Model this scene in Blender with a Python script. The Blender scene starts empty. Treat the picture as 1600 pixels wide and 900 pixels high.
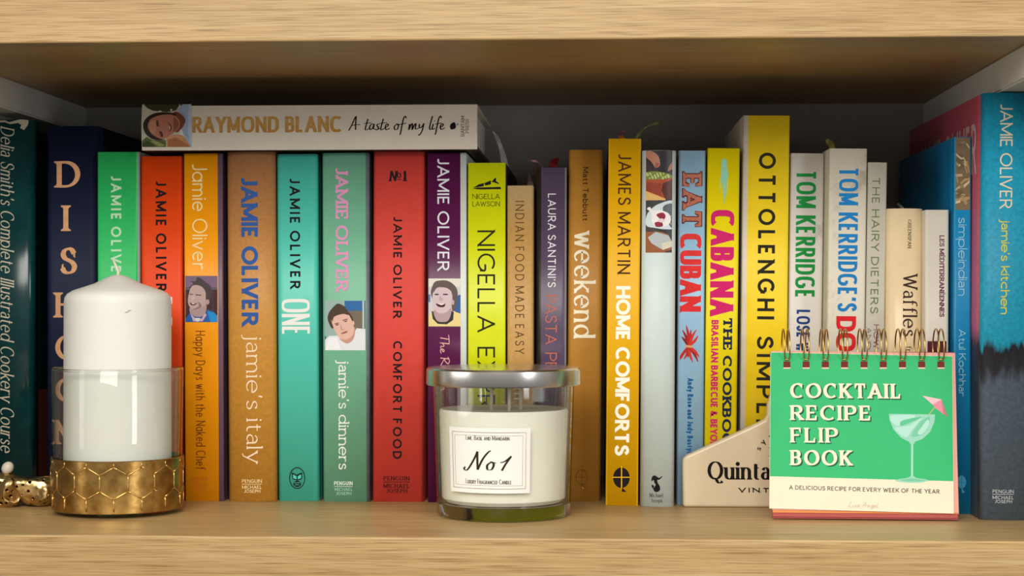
import bpy, bmesh, math, random
from mathutils import Vector, Matrix
R_ = math.radians
S = bpy.context.scene
COL = S.collection
random.seed(7)

# ---------------------------------------------------------------- camera
F_PX = 2750.0
YAW = math.atan(130 / F_PX)
PITCH = math.atan(10 / F_PX)
CAM = Vector((0, -1.07, 0.1482))
FW = Vector((-math.sin(YAW) * math.cos(PITCH), math.cos(YAW) * math.cos(PITCH), math.sin(PITCH)))
RT = Vector((math.cos(YAW), math.sin(YAW), 0))
UP = RT.cross(FW)
cd = bpy.data.cameras.new('camera')
cd.sensor_width = 36
cd.lens = F_PX / 1600 * 36
cd.clip_start = 0.02
cam = bpy.data.objects.new('camera', cd)
COL.objects.link(cam)
cam.matrix_world = Matrix(((RT.x, UP.x, -FW.x, CAM.x), (RT.y, UP.y, -FW.y, CAM.y), (RT.z, UP.z, -FW.z, CAM.z), (0, 0, 0, 1)))
S.camera = cam
cd.dof.use_dof = True
cd.dof.focus_distance = 1.19
cd.dof.aperture_fstop = 16.0

# ---------------------------------------------------------------- light
S.view_settings.view_transform = 'Standard'
S.view_settings.look = 'None'
S.view_settings.gamma = 1
S.view_settings.use_curve_mapping = False
S.view_settings.exposure = -0.16
W = bpy.data.worlds.new('room')
S.world = W
W.use_nodes = True
wn = W.node_tree
wtc = wn.nodes.new('ShaderNodeTexCoord')
wsp = wn.nodes.new('ShaderNodeSeparateXYZ')
wn.links.new(wtc.outputs['Generated'], wsp.inputs[0])
wmr = wn.nodes.new('ShaderNodeMapRange')
wmr.inputs['From Min'].default_value = -0.6
wmr.inputs['From Max'].default_value = 0.9
wmr.inputs['To Min'].default_value = 0.08
wmr.inputs['To Max'].default_value = 1.05
wn.links.new(wsp.outputs[2], wmr.inputs['Value'])
wn.links.new(wmr.outputs['Result'], wn.nodes['Background'].inputs[1])
wn.nodes['Background'].inputs[0].default_value = (1.0, 0.95, 0.88, 1)


def area(name, loc, target, sx, sy, power, col):
    l = bpy.data.lights.new(name, 'AREA')
    l.shape = 'RECTANGLE'
    l.size = sx
    l.size_y = sy
    l.energy = power
    l.color = col
    o = bpy.data.objects.new(name, l)
    COL.objects.link(o)
    o.location = loc
    o.rotation_euler = (Vector(target) - Vector(loc)).to_track_quat('-Z', 'Y').to_euler()
    return o


area('ceiling_lamp', (-0.3, -2.1, 1.25), (0, 0.15, 0.1), 1.3, 1.0, 47, (1.0, 0.95, 0.87))
area('window_light_right', (1.5, -1.75, 0.4), (0, 0.15, 0.12), 0.4, 1.1, 15, (0.95, 0.97, 1.0))
area('window_light_left', (-2.3, -1.0, 0.45), (0, 0.15, 0.1), 1.3, 1.3, 17, (1.0, 0.97, 0.92))


# ---------------------------------------------------------------- pixel helpers
def ray(u, v):
    return FW + RT * ((u - 800) / F_PX) + UP * ((450 - v) / F_PX)


def on_y(u, v, y):
    r = ray(u, v)
    return CAM + r * ((y - CAM.y) / r.y)


def on_z(u, v, z=0.0):
    r = ray(u, v)
    return CAM + r * ((z - CAM.z) / r.z)


# ---------------------------------------------------------------- materials
def lin(c):
    out = []
    for x in c[:3]:
        x = x / 255
        out.append(x / 12.92 if x <= 0.04045 else ((x + 0.055) / 1.055) ** 2.4)
    return (*out, 1)


MC = {}


def mat(c, rough=0.5, var=0.06, bump=0.0, metal=0.0, scale=60, spec=0.28, coat=0.0, sss=0.0):
    key = (tuple(c), rough, var, bump, metal, scale, spec, coat, sss)
    if key in MC:
        return MC[key]
    m = bpy.data.materials.new('surface')
    m.use_nodes = True
    nt = m.node_tree
    b = nt.nodes['Principled BSDF']
    b.inputs['Roughness'].default_value = rough
    b.inputs['Metallic'].default_value = metal
    b.inputs['Specular IOR Level'].default_value = spec
    b.inputs['Coat Weight'].default_value = coat
    if sss:
        b.inputs['Subsurface Weight'].default_value = sss
        b.inputs['Subsurface Radius'].default_value = (0.02, 0.017, 0.012)
        b.inputs['Subsurface Scale'].default_value = 0.5
    lc = lin(c)
    b.inputs['Base Color'].default_value = lc
    if var > 0:
        tc = nt.nodes.new('ShaderNodeTexCoord')
        n = nt.nodes.new('ShaderNodeTexNoise')
        n.inputs['Scale'].default_value = scale
        n.inputs['Detail'].default_value = 6
        n.inputs['Roughness'].default_value = 0.65
        nt.links.new(tc.outputs['Object'], n.inputs['Vector'])
        mr = nt.nodes.new('ShaderNodeMapRange')
        mr.inputs['From Min'].default_value = 0.3
        mr.inputs['From Max'].default_value = 0.7
        mr.inputs['To Min'].default_value = 1 - var
        mr.inputs['To Max'].default_value = 1 + var
        nt.links.new(n.outputs['Fac'], mr.inputs['Value'])
        mx = nt.nodes.new('ShaderNodeVectorMath')
        mx.operation = 'SCALE'
        mx.inputs[0].default_value = lc[:3]
        nt.links.new(mr.outputs['Result'], mx.inputs['Scale'])
        nt.links.new(mx.outputs['Vector'], b.inputs['Base Color'])
        if bump > 0:
            n2 = nt.nodes.new('ShaderNodeTexNoise')
            n2.inputs['Scale'].default_value = scale * 22
            n2.inputs['Detail'].default_value = 3
            nt.links.new(tc.outputs['Object'], n2.inputs['Vector'])
            bp = nt.nodes.new('ShaderNodeBump')
            bp.inputs['Strength'].default_value = bump
            bp.inputs['Distance'].default_value = 0.0006
            nt.links.new(n2.outputs['Fac'], bp.inputs['Height'])
            nt.links.new(bp.outputs['Normal'], b.inputs['Normal'])
    MC[key] = m
    return m


def ink(c, rough=0.6, metal=0.0):
    return mat(c, rough, 0.0, 0.0, metal, spec=0.12)


def ramp(nt, stops):
    r = nt.nodes.new('ShaderNodeValToRGB')
    e = r.color_ramp.elements
    while len(e) < len(stops):
        e.new(0.5)
    for k, (p, c) in enumerate(stops):
        e[k].position = p
        e[k].color = lin(c)
    return r


def wood(light, mid, dark, rough=0.42):
    m = bpy.data.materials.new('oak')
    m.use_nodes = True
    nt = m.node_tree
    b = nt.nodes['Principled BSDF']
    tc = nt.nodes.new('ShaderNodeTexCoord')
    mp = nt.nodes.new('ShaderNodeMapping')
    mp.inputs['Scale'].default_value = (5.5, 430, 430)
    nt.links.new(tc.outputs['Object'], mp.inputs['Vector'])
    n1 = nt.nodes.new('ShaderNodeTexNoise')
    n1.inputs['Scale'].default_value = 1.0
    n1.inputs['Detail'].default_value = 7
    n1.inputs['Roughness'].default_value = 0.6
    n1.inputs['Distortion'].default_value = 0.15
    nt.links.new(mp.outputs['Vector'], n1.inputs['Vector'])
    r1 = ramp(nt, [(0.28, dark), (0.47, mid), (0.7, light)])
    nt.links.new(n1.outputs['Fac'], r1.inputs['Fac'])
    mp2 = nt.nodes.new('ShaderNodeMapping')
    mp2.inputs['Scale'].default_value = (28, 1700, 1700)
    nt.links.new(tc.outputs['Object'], mp2.inputs['Vector'])
    n2 = nt.nodes.new('ShaderNodeTexNoise')
    n2.inputs['Scale'].default_value = 1.0
    n2.inputs['Detail'].default_value = 3
    nt.links.new(mp2.outputs['Vector'], n2.inputs['Vector'])
    r2 = ramp(nt, [(0.33, (204, 190, 170)), (0.5, (255, 255, 255))])
    nt.links.new(n2.outputs['Fac'], r2.inputs['Fac'])
    mp3 = nt.nodes.new('ShaderNodeMapping')
    mp3.inputs['Scale'].default_value = (2.2, 16, 16)
    nt.links.new(tc.outputs['Object'], mp3.inputs['Vector'])
    n3 = nt.nodes.new('ShaderNodeTexNoise')
    n3.inputs['Scale'].default_value = 1.0
    n3.inputs['Detail'].default_value = 4
    nt.links.new(mp3.outputs['Vector'], n3.inputs['Vector'])
    r3 = ramp(nt, [(0.3, (226, 220, 212)), (0.65, (255, 255, 255))])
    nt.links.new(n3.outputs['Fac'], r3.inputs['Fac'])

    def mul(a, c):
        x = nt.nodes.new('ShaderNodeMix')
        x.data_type = 'RGBA'
        x.blend_type = 'MULTIPLY'
        x.inputs[0].default_value = 1
        nt.links.new(a, x.inputs[6])
        nt.links.new(c, x.inputs[7])
        return x.outputs[2]
    c = mul(mul(r1.outputs['Color'], r2.outputs['Color']), r3.outputs['Color'])
    nt.links.new(c, b.inputs['Base Color'])
    b.inputs['Roughness'].default_value = rough
    bp = nt.nodes.new('ShaderNodeBump')
    bp.inputs['Strength'].default_value = 0.12
    bp.inputs['Distance'].default_value = 0.0008
    nt.links.new(n2.outputs['Fac'], bp.inputs['Height'])
    nt.links.new(bp.outputs['Normal'], b.inputs['Normal'])
    return m


def zones(stops, rough=0.4, nscale=90, amp=0.02, along=2, var=0.08):
    """bands of colour along one object axis with ragged borders; stops = [(coord, colour)]"""
    m = bpy.data.materials.new('print')
    m.use_nodes = True
    nt = m.node_tree
    b = nt.nodes['Principled BSDF']
    b.inputs['Roughness'].default_value = rough
    b.inputs['Specular IOR Level'].default_value = 0.3
    tc = nt.nodes.new('ShaderNodeTexCoord')
    sp = nt.nodes.new('ShaderNodeSeparateXYZ')
    nt.links.new(tc.outputs['Object'], sp.inputs[0])
    mp = nt.nodes.new('ShaderNodeMapping')
    mp.inputs['Scale'].default_value = (3, 3, 0.7)
    nt.links.new(tc.outputs['Object'], mp.inputs['Vector'])
    n = nt.nodes.new('ShaderNodeTexNoise')
    n.inputs['Scale'].default_value = nscale
    n.inputs['Detail'].default_value = 5
    nt.links.new(mp.outputs['Vector'], n.inputs['Vector'])
    ma = nt.nodes.new('ShaderNodeMath')
    ma.operation = 'MULTIPLY_ADD'
    ma.inputs[1].default_value = amp
    nt.links.new(n.outputs['Fac'], ma.inputs[0])
    nt.links.new(sp.outputs[along], ma.inputs[2])
    lo, hi = stops[0][0], stops[-1][0]
    mr = nt.nodes.new('ShaderNodeMapRange')
    mr.inputs['From Min'].default_value = lo + amp * 0.5
    mr.inputs['From Max'].default_value = hi + amp * 0.5
    nt.links.new(ma.outputs[0], mr.inputs['Value'])
    r = ramp(nt, [((p - lo) / (hi - lo), c) for p, c in stops])
    nt.links.new(mr.outputs['Result'], r.inputs['Fac'])
    n2 = nt.nodes.new('ShaderNodeTexNoise')
    n2.inputs['Scale'].default_value = 400
    n2.inputs['Detail'].default_value = 6
    nt.links.new(tc.outputs['Object'], n2.inputs['Vector'])
    m2 = nt.nodes.new('ShaderNodeMapRange')
    m2.inputs['From Min'].default_value = 0.3
    m2.inputs['From Max'].default_value = 0.7
    m2.inputs['To Min'].default_value = 1 - var
    m2.inputs['To Max'].default_value = 1 + var
    nt.links.new(n2.outputs['Fac'], m2.inputs['Value'])
    mx = nt.nodes.new('ShaderNodeVectorMath')
    mx.operation = 'SCALE'
    nt.links.new(r.outputs['Color'], mx.inputs[0])
    nt.links.new(m2.outputs['Result'], mx.inputs['Scale'])
    nt.links.new(mx.outputs['Vector'], b.inputs['Base Color'])
    return m


def specked(base, spot, scale=70, lo=0.55, hi=0.68, rough=0.45, metal=0.0, bump=0.0):
    """a surface with blotches of wear of a second colour"""
    m = bpy.data.materials.new('worn')
    m.use_nodes = True
    nt = m.node_tree
    b = nt.nodes['Principled BSDF']
    b.inputs['Roughness'].default_value = rough
    b.inputs['Metallic'].default_value = metal
    tc = nt.nodes.new('ShaderNodeTexCoord')
    n = nt.nodes.new('ShaderNodeTexNoise')
    n.inputs['Scale'].default_value = scale
    n.inputs['Detail'].default_value = 8
    n.inputs['Roughness'].default_value = 0.7
    nt.links.new(tc.outputs['Object'], n.inputs['Vector'])
    r = ramp(nt, [(lo, base), (hi, spot)])
    nt.links.new(n.outputs['Fac'], r.inputs['Fac'])
    nt.links.new(r.outputs['Color'], b.inputs['Base Color'])
    if bump:
        bp = nt.nodes.new('ShaderNodeBump')
        bp.inputs['Strength'].default_value = bump
        bp.inputs['Distance'].default_value = 0.0008
        nt.links.new(n.outputs['Fac'], bp.inputs['Height'])
        nt.links.new(bp.outputs['Normal'], b.inputs['Normal'])
    return m


def paper_mat(c=(226, 214, 190)):
    m = bpy.data.materials.new('page_edges')
    m.use_nodes = True
    nt = m.node_tree
    b = nt.nodes['Principled BSDF']
    b.inputs['Roughness'].default_value = 0.8
    tc = nt.nodes.new('ShaderNodeTexCoord')
    mp = nt.nodes.new('ShaderNodeMapping')
    mp.inputs['Scale'].default_value = (2200, 2, 2)
    nt.links.new(tc.outputs['Object'], mp.inputs['Vector'])
    n = nt.nodes.new('ShaderNodeTexNoise')
    n.inputs['Scale'].default_value = 1
    nt.links.new(mp.outputs['Vector'], n.inputs['Vector'])
    r = ramp(nt, [(0.3, tuple(int(x * 0.82) for x in c)), (0.6, c)])
    nt.links.new(n.outputs['Fac'], r.inputs['Fac'])
    nt.links.new(r.outputs['Color'], b.inputs['Base Color'])
    return m


def thin_glass(tint=(245, 248, 245), extra=0.0):
    m = bpy.data.materials.new('clear_glass')
    m.use_nodes = True
    nt = m.node_tree
    nt.nodes.remove(nt.nodes['Principled BSDF'])
    out = nt.nodes['Material Output']
    t = nt.nodes.new('ShaderNodeBsdfTransparent')
    t.inputs[0].default_value = lin(tint)
    g = nt.nodes.new('ShaderNodeBsdfGlossy')
    g.inputs['Roughness'].default_value = 0.03
    lw = nt.nodes.new('ShaderNodeLayerWeight')
    pw = nt.nodes.new('ShaderNodeMath')
    pw.operation = 'POWER'
    pw.inputs[1].default_value = 3.4
    nt.links.new(lw.outputs['Facing'], pw.inputs[0])
    f = nt.nodes.new('ShaderNodeMapRange')
    f.inputs['To Min'].default_value = 0.04
    f.inputs['To Max'].default_value = 0.85
    nt.links.new(pw.outputs[0], f.inputs['Value'])
    mx = nt.nodes.new('ShaderNodeMixShader')
    nt.links.new(f.outputs[0], mx.inputs[0])
    nt.links.new(t.outputs[0], mx.inputs[1])
    nt.links.new(g.outputs[0], mx.inputs[2])
    nt.links.new(mx.outputs[0], out.inputs[0])
    return m


def solid_glass(tint):
    m = bpy.data.materials.new('thick_glass')
    m.use_nodes = True
    b = m.node_tree.nodes['Principled BSDF']
    b.inputs['Base Color'].default_value = lin(tint)
    b.inputs['Transmission Weight'].default_value = 1.0
    b.inputs['Roughness'].default_value = 0.03
    b.inputs['IOR'].default_value = 1.48
    return m


PAPER = paper_mat()
PAPERW = paper_mat((236, 232, 222))


# ---------------------------------------------------------------- objects
def obj(name, verts, faces, mats, parent=None, fm=None, smooth=None):
    me = bpy.data.meshes.new(name)
    me.from_pydata([tuple(v) for v in verts], [], faces)
    for m in (mats if isinstance(mats, (list, tuple)) else [mats]):
        me.materials.append(m)
    if fm:
        for p, k in zip(me.polygons, fm):
            p.material_index = k
    if smooth is not None:
        for i, p in enumerate(me.polygons):
            p.use_smooth = smooth if isinstance(smooth, bool) else smooth[i]
    me.update()
    o = bpy.data.objects.new(name, me)
    COL.objects.link(o)
    if parent:
        o.parent = parent
    return o


def from_bm(name, bm, mats, parent=None, smooth=False):
    bmesh.ops.recalc_face_normals(bm, faces=bm.faces)
    me = bpy.data.meshes.new(name)
    bm.to_mesh(me)
    bm.free()
    for m in (mats if isinstance(mats, (list, tuple)) else [mats]):
        me.materials.append(m)
    for p in me.polygons:
        p.use_smooth = smooth
    o = bpy.data.objects.new(name, me)
    COL.objects.link(o)
    if parent:
        o.parent = parent
    return o


def tag(o, label, cat, group=None, kind=None):
    o['label'] = label
    o['category'] = cat
    if group:
        o['group'] = group
    if kind:
        o['kind'] = kind
    return o


def empty(name, loc, rot=(0, 0, 0)):
    o = bpy.data.objects.new(name, None)
    o.empty_display_size = 0.02
    COL.objects.link(o)
    o.location = loc
    o.rotation_euler = rot
    return o


def box_bm(lo, hi, bevel=0.0, seg=2):
    bm = bmesh.new()
    bmesh.ops.create_cube(bm, size=1)
    for v in bm.verts:
        v.co = Vector(((lo[i] + hi[i]) / 2 + v.co[i] * (hi[i] - lo[i]) for i in range(3)))
    if bevel:
        bmesh.ops.bevel(bm, geom=bm.edges[:], offset=bevel, segments=seg, affect='EDGES', profile=0.5)
    return bm


def lathe(name, prof, m, parent=None, seg=96, close=False, smooth=True):
    """prof: list of (r, z); spun about the local z axis"""
    vs, fs = [], []
    n = len(prof)
    for i in range(seg):
        a = 2 * math.pi * i / seg
        for r, z in prof:
            vs.append((r * math.cos(a), r * math.sin(a), z))
    lim = n if close else n - 1
    for i in range(seg):
        j = (i + 1) % seg
        for k in range(lim):
            k2 = (k + 1) % n
            fs.append((i * n + k, j * n + k, j * n + k2, i * n + k2))
    o = obj(name, vs, fs, m, parent, smooth=smooth)
    bm = bmesh.new()
    bm.from_mesh(o.data)
    bmesh.ops.remove_doubles(bm, verts=bm.verts, dist=1e-6)
    bmesh.ops.recalc_face_normals(bm, faces=bm.faces)
    bm.to_mesh(o.data)
    bm.free()
    if smooth:
        for p in o.data.polygons:
            p.use_smooth = True
        bpy.context.view_layer.objects.active = o
        o.data.set_sharp_from_angle(angle=R_(35))
    return o


def tube(bm, pts, rad, seg=8, closed=False):
    pts = [Vector(p) for p in pts]
    n = len(pts)
    rings = []
    prev = None
    for i, p in enumerate(pts):
        a = pts[(i - 1) % n] if closed or i > 0 else p
        b = pts[(i + 1) % n] if closed or i < n - 1 else p
        d = (b - a).normalized()
        ref = prev if prev is not None else (Vector((0, 0, 1)) if abs(d.z) < 0.9 else Vector((1, 0, 0)))
        x = (ref - d * ref.dot(d)).normalized()
        prev = x
        y = d.cross(x)
        r = rad[i] if isinstance(rad, (list, tuple)) else rad
        rings.append([bm.verts.new(p + (x * math.cos(2 * math.pi * k / seg) + y * math.sin(2 * math.pi * k / seg)) * r) for k in range(seg)])
    m = n if closed else n - 1
    for i in range(m):
        r0, r1 = rings[i], rings[(i + 1) % n]
        for k in range(seg):
            bm.faces.new((r0[k], r0[(k + 1) % seg], r1[(k + 1) % seg], r1[k]))
    if not closed:
        bm.faces.new(rings[0])
        bm.faces.new(rings[-1])


def catmull(pts, n=6, closed=False):
    P = [tuple(p) for p in pts]
    if len(P) < 3:
        return P
    out = []
    m = len(P)
    rng = range(m) if closed else range(m - 1)
    for i in rng:
        p1, p2 = P[i], P[(i + 1) % m]
        p0 = P[(i - 1) % m] if closed or i > 0 else p1
        p3 = P[(i + 2) % m] if closed or i + 2 < m else p2
        for k in range(n):
            t = k / n
            out.append(tuple(0.5 * (2 * b + (c - a) * t + (2 * a - 5 * b + 4 * c - d) * t * t + (3 * b - a - 3 * c + d) * t ** 3)
                             for a, b, c, d in zip(p0, p1, p2, p3)))
    if not closed:
        out.append(P[-1])
    return out


# ---------------------------------------------------------------- lettering
# Each glyph: width, strokes. A stroke is (points, flags): points may hold arcs ('A', cx, cy, rx, ry, a0, a1) or be a spline ('S', pts).
# flags for its two ends: s serif, l/r half serif, v beak, - plain
X = 0.68
_S = [(.53, .80), (.43, .95), (.28, 1), (.1, .92), (.04, .75), (.13, .6), (.29, .52), (.46, .42), (.55, .25), (.46, .06), (.27, 0), (.1, .05), (0, .2)]


def A(*a):
    return ('A',) + a


CAPS = {
    'A': (.74, [([(0, 0), (.37, 1)], 's-'), ([(.37, 1), (.74, 0)], '-s'), ([(.13, .3), (.61, .3)], '--')]),
    'B': (.54, [([(0, 0), (0, 1)], 'll'), ([(0, 1), (.26, 1), A(.26, .76, .24, .24, 90, -90), (0, .52)], '--'), ([(0, .52), (.28, .52), A(.28, .26, .26, .26, 90, -90), (0, 0)], '--')]),
    'C': (.74, [([A(.43, .5, .43, .5, 48, 312)], 'v-')]),
    'D': (.7, [([(0, 0), (0, 1)], 'll'), ([(0, 1), (.24, 1), A(.24, .5, .46, .5, 90, -90), (0, 0)], '--')]),
    'E': (.48, [([(0, 0), (0, 1)], 'll'), ([(0, 1), (.47, 1)], '-v'), ([(0, .51), (.4, .51)], '--'), ([(0, 0), (.48, 0)], '-v')]),
    'F': (.46, [([(0, 0), (0, 1)], 'sl'), ([(0, 1), (.46, 1)], '-v'), ([(0, .5), (.4, .5)], '--')]),
    'G': (.82, [([A(.43, .5, .43, .5, 48, 345)], 'v-'), ([(.5, .44), (.82, .44)], '--'), ([(.82, .44), (.82, .1)], '--')]),
    'H': (.66, [([(0, 0), (0, 1)], 'ss'), ([(.66, 0), (.66, 1)], 'ss'), ([(0, .52), (.66, .52)], '--')]),
    'I': (.0, [([(0, 0), (0, 1)], 'ss')]),
    'J': (.34, [([(.34, 1), (.34, .26), A(.13, .23, .21, .23, 0, -125)], 's-')]),
    'K': (.6, [([(0, 0), (0, 1)], 'ss'), ([(.57, 1), (.02, .4)], 's-'), ([(.2, .6), (.62, 0)], '-s')]),
    'L': (.46, [([(0, 0), (0, 1)], 'ls'), ([(0, 0), (.46, 0)], '-v')]),
    'M': (.84, [([(0, 0), (0, 1)], 'sl'), ([(0, 1), (.42, .08)], '--'), ([(.42, .08), (.84, 1)], '--'), ([(.84, 1), (.84, 0)], 'rs')]),
    'N': (.7, [([(0, 0), (0, 1)], 'sl'), ([(0, 1), (.7, 0)], '--'), ([(.7, 0), (.7, 1)], '-s')]),
    'O': (.9, [([A(.45, .5, .45, .5, 0, 360)], '--')]),
    'P': (.54, [([(0, 0), (0, 1)], 'sl'), ([(0, 1), (.27, 1), A(.27, .72, .27, .28, 90, -90), (0, .44)], '--')]),
    'Q': (.9, [([A(.45, .5, .45, .5, 0, 360)], '--'), (('S', [(.36, .04), (.5, -.02), (.66, -.2), (.86, -.2), (.95, -.12)]), '--')]),
    'R': (.58, [([(0, 0), (0, 1)], 'sl'), ([(0, 1), (.28, 1), A(.28, .74, .26, .26, 90, -90), (0, .48)], '--'), ([(.26, .48), (.58, 0)], '-s')]),
    'S': (.55, [(('S', _S), 'vv')]),
    'T': (.64, [([(.32, 0), (.32, 1)], 's-'), ([(0, 1), (.64, 1)], 'vv')]),
    'U': (.64, [([(0, 1), (0, .32), A(.32, .32, .32, .32, 180, 360), (.64, 1)], 'ss')]),
    'V': (.7, [([(0, 1), (.35, 0)], 's-'), ([(.35, 0), (.7, 1)], '-s')]),
    'W': (1.04, [([(0, 1), (.27, 0)], 's-'), ([(.27, 0), (.52, .95)], '--'), ([(.52, .95), (.77, 0)], '--'), ([(.77, 0), (1.04, 1)], '-s')]),
    'X': (.62, [([(0, 1), (.62, 0)], 'ss'), ([(0, 0), (.62, 1)], 'ss')]),
    'Y': (.64, [([(0, 1), (.32, .45)], 's-'), ([(.64, 1), (.32, .45)], 's-'), ([(.32, .5), (.32, 0)], '-s')]),
    '1': (.26, [([(.26, 0), (.26, 1)], 's-'), ([(.26, .98), (0, .78)], '--')]),
    '5': (.5, [([(.46, 1), (.08, 1)], '--'), ([(.09, 1), (.05, .52)], '--'), (('S', [(.05, .54), (.25, .62), (.46, .52), (.5, .3), (.42, .08), (.22, 0), (0, .1)]), '--')]),
    '&': (.7, [(('S', [(.72, .0), (.5, .22), (.2, .62), (.13, .82), (.27, 1), (.42, .84), (.3, .62), (.06, .38), (.04, .14), (.24, 0), (.46, .08), (.66, .45)]), '--')]),
    "'": (.0, [([(0.02, 1.02), (-.03, .78)], '--')]),
    ',': (.0, [([(0.03, .06), (-.04, -.16)], '--')]),
}
LOW = {
    'a': (.44, [([(.42, 0), (.42, .44), A(.22, .44, .2, .24, 0, 155)], 'r-'), ([(.42, .4), (.22, .4), A(.22, .2, .22, .2, 90, 270), (.42, .12)], '--')]),
    '@': (.6, [([A(.3, .34, .3, .34, 0, 360)], '--'), ([(.6, X), (.6, 0)], '--')]),
    'b': (.6, [([(0, 1), (0, 0)], 'l-'), ([A(.3, .34, .3, .34, 0, 360)], '--')]),
    'c': (.52, [([A(.31, .34, .31, .34, 50, 310)], '--')]),
    'd': (.6, [([(.6, 1), (.6, 0)], 'lr'), ([A(.3, .34, .3, .34, 0, 360)], '--')]),
    'e': (.6, [([(.02, .36), (.6, .36), A(.3, .34, .3, .34, 4, 318)], '--')]),
    'f': (.36, [([(.14, 0), (.14, .78), A(.34, .78, .2, .22, 180, 60)], 's-'), ([(0, X), (.34, X)], '--')]),
    'g': (.6, [([A(.3, .34, .3, .34, 0, 360)], '--'), ([(.6, X), (.6, -.06), A(.32, -.08, .28, .22, 0, -140)], '--')]),
    'h': (.5, [([(0, 0), (0, 1)], 'sl'), ([(0, .4), A(.25, .4, .25, .28, 180, 0), (.5, 0)], '-s')]),
    'i': (.0, [([(0, 0), (0, X)], 'sl'), ('dot', (0, .9))]),
    'j': (.1, [([(.1, X), (.1, -.1), A(-.06, -.1, .16, .2, 0, -110)], 'l-'), ('dot', (.1, .9))]),
    'k': (.5, [([(0, 0), (0, 1)], 'sl'), ([(.46, X), (.02, .28)], 's-'), ([(.16, .4), (.5, 0)], '-s')]),
    'l': (.0, [([(0, 0), (0, 1)], 'sl')]),
    'm': (.82, [([(0, 0), (0, X)], 'sl'), ([(0, .42), A(.2, .42, .21, .26, 180, 0), (.41, 0)], '-s'), ([(.41, .42), A(.61, .42, .21, .26, 180, 0), (.82, 0)], '-s')]),
    'n': (.48, [([(0, 0), (0, X)], 'sl'), ([(0, .42), A(.24, .42, .24, .26, 180, 0), (.48, 0)], '-s')]),
    'o': (.62, [([A(.31, .34, .31, .34, 0, 360)], '--')]),
    'p': (.6, [([(0, X), (0, -.3)], 'ls'), ([A(.3, .34, .3, .34, 0, 360)], '--')]),
    'q': (.6, [([(.6, X), (.6, -.3)], '-s'), ([A(.3, .34, .3, .34, 0, 360)], '--')]),
    'r': (.34, [([(0, 0), (0, X)], 'sl'), ([(0, .4), A(.24, .4, .24, .28, 180, 55)], '--')]),
    's': (.4, [(('S', [(p[0] * .72, p[1] * .68) for p in _S]), '--')]),
    't': (.34, [([(.13, .9), (.13, .17), A(.3, .17, .17, .17, 180, 290)], '--'), ([(0, X), (.34, X)], '--')]),
    'u': (.48, [([(0, X), (0, .26), A(.24, .26, .24, .26, 180, 360), (.48, .3)], 'l-'), ([(.48, X), (.48, 0)], 'lr')]),
    'v': (.52, [([(0, X), (.26, 0)], 's-'), ([(.26, 0), (.52, X)], '-s')]),
    'w': (.8, [([(0, X), (.21, 0)], 's-'), ([(.21, 0), (.4, X * .98)], '--'), ([(.4, X * .98), (.59, 0)], '--'), ([(.59, 0), (.8, X)], '-s')]),
    'x': (.5, [([(0, X), (.5, 0)], 'ss'), ([(0, 0), (.5, X)], 'ss')]),
    'y': (.54, [([(0, X), (.28, .02)], 's-'), ([(.54, X), (.2, -.24), (.06, -.29)], 's-')]),
    'z': (.44, [([(0, X), (.44, X)], '--'), ([(.42, X), (.02, 0)], '--'), ([(0, 0), (.44, 0)], '--')]),
}
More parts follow.
